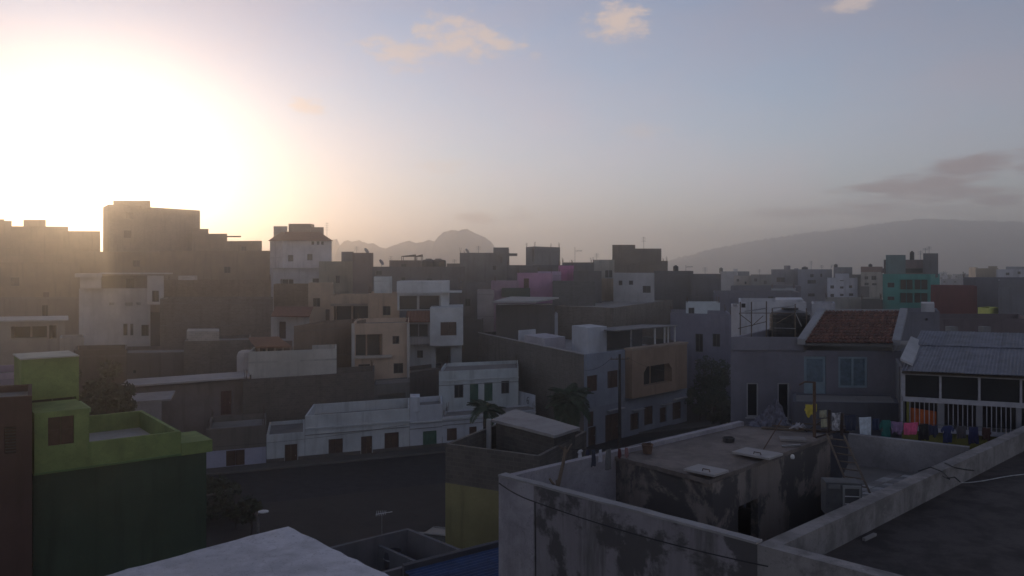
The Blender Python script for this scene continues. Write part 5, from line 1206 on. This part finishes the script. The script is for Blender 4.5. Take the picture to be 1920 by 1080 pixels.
def cloth(x0, x1, y1, color, shape, label, name, on=None, seed=0, dd=.03, cat=None, var=.2, mat=None):
    """hangs from the line between photo columns x0..x1, its hem at row y1"""
    rnd = random.Random(seed + int(x0)); xc = (x0 + x1) / 2; best = min(range(401), key=lambda k: abs(960 + F * on(k / 400).x / on(k / 400).y - xc)); c = on(best / 400)
    d = c.y; wdt = (x1 - x0) / F * d * (1 / (1.24 if shape == 'shirt' else 1)); ht = max(.15, c.z - zy(y1, d)); ux = (on(1) - on(0)); ux.z = 0; ux.normalize(); nx_ = Vector((ux.y, -ux.x, 0))
    poly = SHAPES[shape]; N = 18; mb = MB(); idx = {}
    ph = rnd.uniform(0, 6); 
    def vert(i, j):
        if (i, j) not in idx:
            a, b = -.65 + 1.3 * i / N, -1.05 * j / N
            fold = .05 * math.sin(a * 13 + ph) * (-b) + .03 * math.sin(a * 23 + ph * 2 + b * 3) * (-b)
            bsag = -.04 * (1 - (a / .65) ** 2) * (1 if j < 3 else .4)
            p = c + ux * (a * wdt * (1 + .05 * b)) + Z3(b * ht + bsag * ht * .5) + nx_ * (dd * .3 + fold * .8)
            idx[(i, j)] = len(mb.v); mb.v.append(p)
        return idx[(i, j)]
    for i in range(N):
        for j in range(N):
            if inside((-.65 + 1.3 * (i + .5) / N, -1.05 * (j + .5) / N), poly): mb.f.append([vert(i, j + 1), vert(i + 1, j + 1), vert(i + 1, j), vert(i, j)]); mb.m.append(0)
    o = mb.build(name, mat or flat('cloth_' + name, color, .9, 0, var, 6), None, True); s = o.modifiers.new('thickness', 'SOLIDIFY'); s.thickness = .012; s.offset = 0
    return tag(o, label, cat or 'washing', 'washing on the long line' if on is line_at else 'washing on the short line')
cloth(1536, 1551, 783, (.34, .33, .24), 'towel', 'pale yellow upper cloth beside the tall rusty pole', 'cloth', line_at)
cloth(1559, 1577, 807, (.30, .30, .32), 'towel', 'black and white patterned cloth left of the second short post', 'patterned_cloth', line_at, var=.9)
cloth(1582, 1606, 807, (.03, .035, .06), 'towel', 'dark navy cloth left of the pale blue towel', 'dark_cloth', line_at)
cloth(1608, 1634, 817, (.46, .52, .58), 'towel', 'pale blue white towel on the long line', 'towel', line_at)
cloth(1635, 1650, 806, (.02, .03, .07), 'towel', 'small navy cloth between towel and teal shirt', 'navy_cloth', line_at)
cloth(1645, 1677, 833, (.015, .11, .10), 'shirt', 'dark teal t-shirt hanging over the far yard wall', 't_shirt', line_at)
cloth(1668, 1695, 816, (.20, .13, .24), 'rag', 'lavender cloth left of the bright pink one', 'lavender_cloth', line_at)
cloth(1692, 1723, 815, (.62, .10, .22), 'towel', 'bright pink cloth on the long line', 'pink_cloth', line_at)
cloth(1719, 1743, 826, (.015, .014, .016), 'shorts', 'black shorts right of the pink cloth', 'shorts', line_at)
cloth(1738, 1761, 821, (.02, .025, .06), 'rag', 'small navy rag right of the black shorts', 'navy_rag', line_at)
cloth(1760, 1793, 830, (.02, .03, .10), 'shirt', 'navy blue shirt under the white balcony', 'shirt', line_at)
cloth(1790, 1812, 822, (.07, .065, .07), 'towel', 'dull grey cloth between the two navy garments', 'grey_cloth', line_at)
cloth(1813, 1837, 833, (.02, .025, .085), 'shorts', 'navy trousers hanging near the right end of the line', 'trousers', line_at)
cloth(1840, 1861, 829, (.07, .03, .025), 'rag', 'dark red brown cloth near the right end of the line', 'brown_cloth', line_at)
def line_p(f_): return V3(P1, zy(757, P1.y)).lerp(V3(P1 + Vector((-.55, .1)), zy(757, P1.y)), f_)
LB = (V3(P1, zy(756, P1.y)), W(1505, 757, P1.y))
o = cloth(1509, 1531, 784, (.50, .40, .06), 'rag', 'yellow and white cloth left of the tall rusty pole', 'yellow_cloth', line_p); 
q = pz(1543, 806, -5.6); zz = line_at(.05).z
a, b = pz(1554, 815, -5.6), P1; 
tag(MB().tube([V3(P1, zy(787, P1.y)), V3(pz(1554, 815, -5.6), zy(786, 26.9))], .012, 5).build('short_rail', RUST), 'short rail between the rusty pole and the first short post', 'rail')
o = cloth(1537, 1551, 801, (.34, .33, .23), 'towel', 'pale yellow lower cloth beside the tall rusty pole', 'cloth', lambda f_: V3(P1, zy(787, P1.y)).lerp(V3(pz(1554, 815, -5.6), zy(786, 26.9)), f_))
# short line over the left part of the yard, held by a forked branch
fb_ = C0 + bdir * 1.35 + bnn * .8; FB = P(1045, 20.6)
t_ = thing('forked_post', 'forked branch used as a line post inside the stained wall', 'post', (FB.x, FB.y, yf))
base_ = V3(FB, yf - .01); f1 = W(1045, 915, 20.6); f2 = W(1056, 868, 20.7); f3 = W(1060, 838, 20.8)
MB().tube([base_, f1, f2, f3], [.06, .055, .045, .035], 7).build('branch', WOOD, t_); MB().tube([f1 + Z3(-.05), W(1030, 897, 20.6)], [.045, .03], 6).build('fork', WOOD, t_); MB().tube([f1, W(1043, 900, 20.6)], [.03, .02], 6).build('twig', WOOD, t_)
MB().tube([f3 - Z3(.12), W(1048, 835, 20.8)], [.03, .02], 6).build('fork', WOOD, t_); MB().tube([f3 - Z3(.2), W(1072, 832, 20.9)], [.03, .02], 6).build('fork', WOOD, t_)
la, le = f3 - Z3(.05), V3(rL + bnn * .05 + bdir * 1.6, rt + .18)
tag(MB().tube([V3(rL + bnn * .05 + bdir * 1.6, rt - .01), le + Z3(.03)], .02, 6).build('line_peg', METAL), 'short iron peg at the left end of the room roof', 'peg')
def line2(f_): p = la.lerp(le, f_); p.z -= .1 * 4 * f_ * (1 - f_); return p
tag(MB().tube([line2(k / 12) for k in range(13)], .008, 5).build('washing_line', CABLE), 'short washing line from the forked branch to the room roof', 'washing line')
for x0, x1, y1, c_, sh, lb, nm in ((1078, 1096, 858, (.42, .42, .46), 'shirt', 'white shirt on the short line behind the forked branch', 'white_shirt'), (1096, 1105, 852, (.03, .03, .06), 'towel', 'small dark cloth beside the white shirt', 'small_cloth'),
                               (1106, 1118, 875, (.04, .045, .07), 'shorts', 'dark narrow trousers in the middle of the short line', 'leggings'), (1120, 1130, 866, (.38, .38, .43), 'towel', 'narrow white cloth right of the dark trousers', 'narrow_cloth'),
                               (1131, 1150, 880, (.12, .12, .125), 'towel', 'grey towel at the corner of the room roof', 'grey_towel'), (1156, 1166, 861, (.1, .03, .03), 'rag', 'tiny reddish rag at the right end of the short line', 'red_rag'), (1168, 1180, 860, (.25, .14, .14), 'rag', 'tiny pinkish rag at the right end of the short line', 'pink_rag')):
    cloth(x0, x1, y1, c_, sh, lb, nm, line2)

# ------------------------------------------------------------------ palms, trees, bushes
def leafmat(name, c): return flat(name, c, .6, 0, .45, 1.5, .3)
PALMM = leafmat('palm_leaf', (.035, .06, .03)); TRUNK = flat('palm_trunk', (.075, .06, .05), .95, 0, .4, 6)
def frond_mesh(L, droop, seed):
    rnd = random.Random(seed); mb = MB(); pts = []
    for k in range(10):
        f_ = k / 9; pts.append(Vector((L * f_ * (1 - .16 * droop * f_), 0, L * (.30 * f_ - droop * f_ * f_ * .72))))
    mb.tube(pts, [.05 * (1 - .85 * k / 9) for k in range(10)], 4)
    for k in range(40):
        f_ = .12 + .86 * k / 39; i = min(8, int(f_ * 9)); p = pts[i].lerp(pts[i + 1], f_ * 9 - i); t0 = (pts[i + 1] - pts[i]).normalized(); ll = L * .30 * math.sin(math.pi * (f_ * .86 + .1)) ** .7
        for s in (-1, 1):
            d = (t0 * .62 + Vector((0, s, -.18 + rnd.uniform(-.2, .12)))).normalized(); e = p + d * ll; m_ = p + d * ll * .5 + Z3(.05); w_ = t0 * .075
            mb.poly([p - w_ * .6, m_ - w_, e, m_ + w_] if s > 0 else [p + w_ * .6, m_ + w_, e, m_ - w_])
    return mb
def palm(x, d, hcrown, label, nf, L, seed, upr=.2):
    q = P(x, d); rnd = random.Random(seed); t_ = thing('palm_tree', label, 'palm tree', (q.x, q.y, 0), 'palms along the street')
    pts = [V3(q, -.2)] + [V3(q + Vector((.12 * math.sin(k), .1 * math.cos(k * 1.3))) * (k / 6), hcrown * k / 6) for k in range(1, 7)]
    MB().tube(pts, [.26, .22, .2, .19, .18, .19, .22], 9).build('trunk', TRUNK, t_)
    mbs = []
    for v in range(4):
        o = frond_mesh(L * (.85 + .1 * v), .55 + .35 * v, seed + v).build('frond', PALMM); mbs.append(o.data); bpy.data.objects.remove(o)
    for k in range(nf):
        o = bpy.data.objects.new('frond', mbs[k % 4]); C.objects.link(o); o.parent = t_; el_ = rnd.uniform(-.35, 1.0); 
        o.matrix_local = Matrix.Translation(pts[-1] - worldloc(t_) + Z3(.1)) @ Matrix.Rotation(k * 2.399 + rnd.uniform(-.2, .2), 4, 'Z') @ Matrix.Rotation(-el_ * .9, 4, 'Y') @ Matrix.Rotation(rnd.uniform(-.3, .3), 4, 'X')
palm(1068, 69.5, zy(752, 69.5), 'full dark palm in front of the bare block wall', 34, 2.5, 5)
palm(912, 62.5, zy(772, 62.5), 'small palm in front of the two storey white house', 15, 2.0, 9)
def tree(x, d, ytop, wpx, label, seed, mat, n=1500, name='street_tree', cat='tree', base=None, group='dark trees in the side street'):
    q = P(x, d); b0 = gz(q.x, q.y) if base is None else base; zt2 = zy(ytop, d); h = zt2 - b0; rnd = random.Random(seed); t_ = thing(name, label, cat, (q.x, q.y, b0), group); rw = wpx / F * d / 2
    mb = MB(); top_ = V3(q, b0 + h * .55); mb.tube([V3(q, b0 - .2), V3(q + Vector((.1, 0)), b0 + h * .3), top_], [.16 * h / 6, .12 * h / 6, .08 * h / 6], 8)
    cl = []
    for k in range(9):
        th = k * 2.4; rr = rw * rnd.uniform(.3, .85); c = Vector((q.x + rr * math.cos(th), q.y + rr * math.sin(th), b0 + h * rnd.uniform(.35, .9))); cl.append((c, rw * rnd.uniform(.3, .55)))
        mb.tube([V3(q, b0 + h * rnd.uniform(.2, .5)), c], [.05 * h / 6, .015], 5)
    mb.build('trunk', flat('tree_bark', (.06, .045, .035), .95), t_)
    lf = MB()
    for k in range(n):
        c, rr = cl[rnd.randrange(len(cl))]; v = Vector((rnd.gauss(0, 1), rnd.gauss(0, 1), rnd.gauss(0, .8))).normalized() * rr * rnd.random() ** .4; p = c + v
        if p.z < b0 + .1: continue
        a = Vector((rnd.gauss(0, 1), rnd.gauss(0, 1), rnd.gauss(0, 1))).normalized(); b = a.orthogonal().normalized(); s = rnd.uniform(.09, .2) * (1 if h > 3 else .7)
        lf.poly([p - a * s * 1.4, p + b * s * .6, p + a * s * 1.4, p - b * s * .6])
    lf.build('crown', mat, t_)
DL = leafmat('dark_leaf', (.028, .042, .022)); DL2 = leafmat('olive_leaf', (.05, .055, .03))
tree(1338, 88, 672, 78, 'taller dark tree in the side street beside the grey house', 1, DL, 2600)
tree(1312, 86, 726, 60, 'lower dark tree in the side street left of the taller one', 2, DL, 1500)
tree(1352, 80, 742, 60, 'dark bush like tree at the wall of the grey house', 3, DL2, 1500)
tree(166, 62, 652, 90, 'dark leafy tree behind the green tower', 4, DL2, 2000)
tree(205, 60, 690, 80, 'broad dark tree between green tower and old brown house', 6, DL2, 2000)
tree(1778, 300, 506, 26, 'far tree with an open crown beyond the teal building', 7, DL, 500, group='far trees on the skyline')
tree(1795, 320, 511, 30, 'far low tree right of the open crowned one', 8, DL, 500, group='far trees on the skyline')
tree(1812, 300, 509, 14, 'far small tree beside the tiny sunlit house', 10, DL, 300, group='far trees on the skyline')
for i, (x, y, d, wp_) in enumerate(((392, 898, 58, 60), (428, 905, 57, 50), (398, 922, 52, 90), (440, 935, 50, 60), (470, 940, 49, 40))):
    tree(x, d, y, wp_, ['dark bush nearest the green house corner', 'dark bush right of the green house corner', 'broad dark bush on the waste ground', 'dark bush near the street lamp', 'small dark bush right of the street lamp'][i], 20 + i, DL2, 700, 'bush', 'bush', group='bushes on the waste ground')
mb = MB(); a, b = P(345, 51), P(440, 54); tag(MB().prism([a, b, b + Vector((-.1, .25)), a + Vector((-.1, .25))], -.2, 1.5).build('low_wall', plaster((.12, .11, .10), 'block', .5)), 'low rough wall on the waste ground behind the green house', 'wall')

# parked car half hidden behind the small yard
cq = P(822, 45.4); t_ = thing('parked_car', 'dark parked car half hidden beside the yellow house', 'car', (cq.x, cq.y, 0))
cu = Vector((.94, -.34)); cn = Vector((-cu.y, cu.x)); CARP = flat('car_paint', (.02, .02, .024), .3, .2, .1)
def cp(a, b, z): q = cq + cu * a + cn * b; return Vector((q.x, q.y, z))
prof = [(-2.0, .35), (-2.02, .75), (-1.9, .95), (-1.2, 1.02), (-.65, 1.42), (.7, 1.46), (1.45, 1.02), (1.95, .9), (2.05, .6), (2.0, .35)]
mb = MB(); n = len(prof)
for s, wd in ((-1, .82), (1, .82)):
    for a, z in prof: mb.v.append(cp(a, s * (wd - .14 * max(0, z - .95) * 2), z))
mb.f.append(list(range(n))); mb.f.append(list(range(n, 2 * n))[::-1]); mb.m += [0, 0]
for i in range(n): j = (i + 1) % n; mb.f.append([j, i, n + i, n + j]); mb.m.append(0)
mb.build('body', CARP, t_)
for a in (-1.25, 1.3):
    for s in (-1, 1):
        c = cp(a, s * .84, .32); w_ = MB(); ring = 16
        ax = Vector((cn.x, cn.y, 0)) * s
        for k in range(2):
            for i in range(ring): th = 2 * math.pi * i / ring; w_.v.append(c + ax * (.1 * k - .1) + Vector((cu.x, cu.y, 0)) * .31 * math.cos(th) + Z3(.31 * math.sin(th)))
        for i in range(ring): j = (i + 1) % ring; w_.f.append([i, j, ring + j, ring + i]); w_.m.append(0)
        w_.f.append(list(range(ring, 2 * ring))); w_.f.append(list(range(ring))[::-1]); w_.m += [0, 0]; w_.build('wheel', BLACKP, t_)
for (a0, z0_, a1, z1_, nm) in ((-1.17, 1.05, -.68, 1.40, 'windscreen'), (1.42, 1.05, .75, 1.43, 'rear_window')):
    d_ = .03 * (-1 if a0 < 0 else 1); MB().poly([cp(a0 + d_, -.66, z0_ + .02), cp(a0 + d_, .66, z0_ + .02), cp(a1 + d_, .58, z1_ + .02), cp(a1 + d_, -.58, z1_ + .02)]).build(nm, GLASS, t_)
for s in (-1, 1): MB().tube([cp(-.6, s * .62, 1.45), cp(.65, s * .62, 1.49)], .02, 5).build('roof_rail', METAL, t_); MB().poly([cp(-.95, s * .815, 1.06), cp(1.15, s * .815, 1.06), cp(.65, s * .71, 1.38), cp(-.6, s * .71, 1.38)]).build('side_window', GLASS, t_)
for s in (-.55, .55): MB().obox(cp(-2.04, s - .15, .68), Vector((cu.x, cu.y, 0)) * .06, Vector((cn.x, cn.y, 0)) * .3, Z3(.14)).build('headlight', WHITEF, t_)

# ------------------------------------------------------------------ haze
hm = bpy.data.materials.new('haze'); hm.use_nodes = True; t = hm.node_tree; t.nodes.clear()
o_ = nn(t, 'ShaderNodeOutputMaterial'); pv_ = nn(t, 'ShaderNodeVolumePrincipled'); pv_.inputs['Density'].default_value = HAZE_DENSITY; pv_.inputs['Anisotropy'].default_value = HAZE_G; pv_.inputs['Color'].default_value = (1.0, .96, .905, 1)
t.links.new(pv_.outputs[0], o_.inputs['Volume'])
tag(MB().box(-2200, -700, -2.0, 2200, 2200, 112).build('haze', hm), kind='stuff')
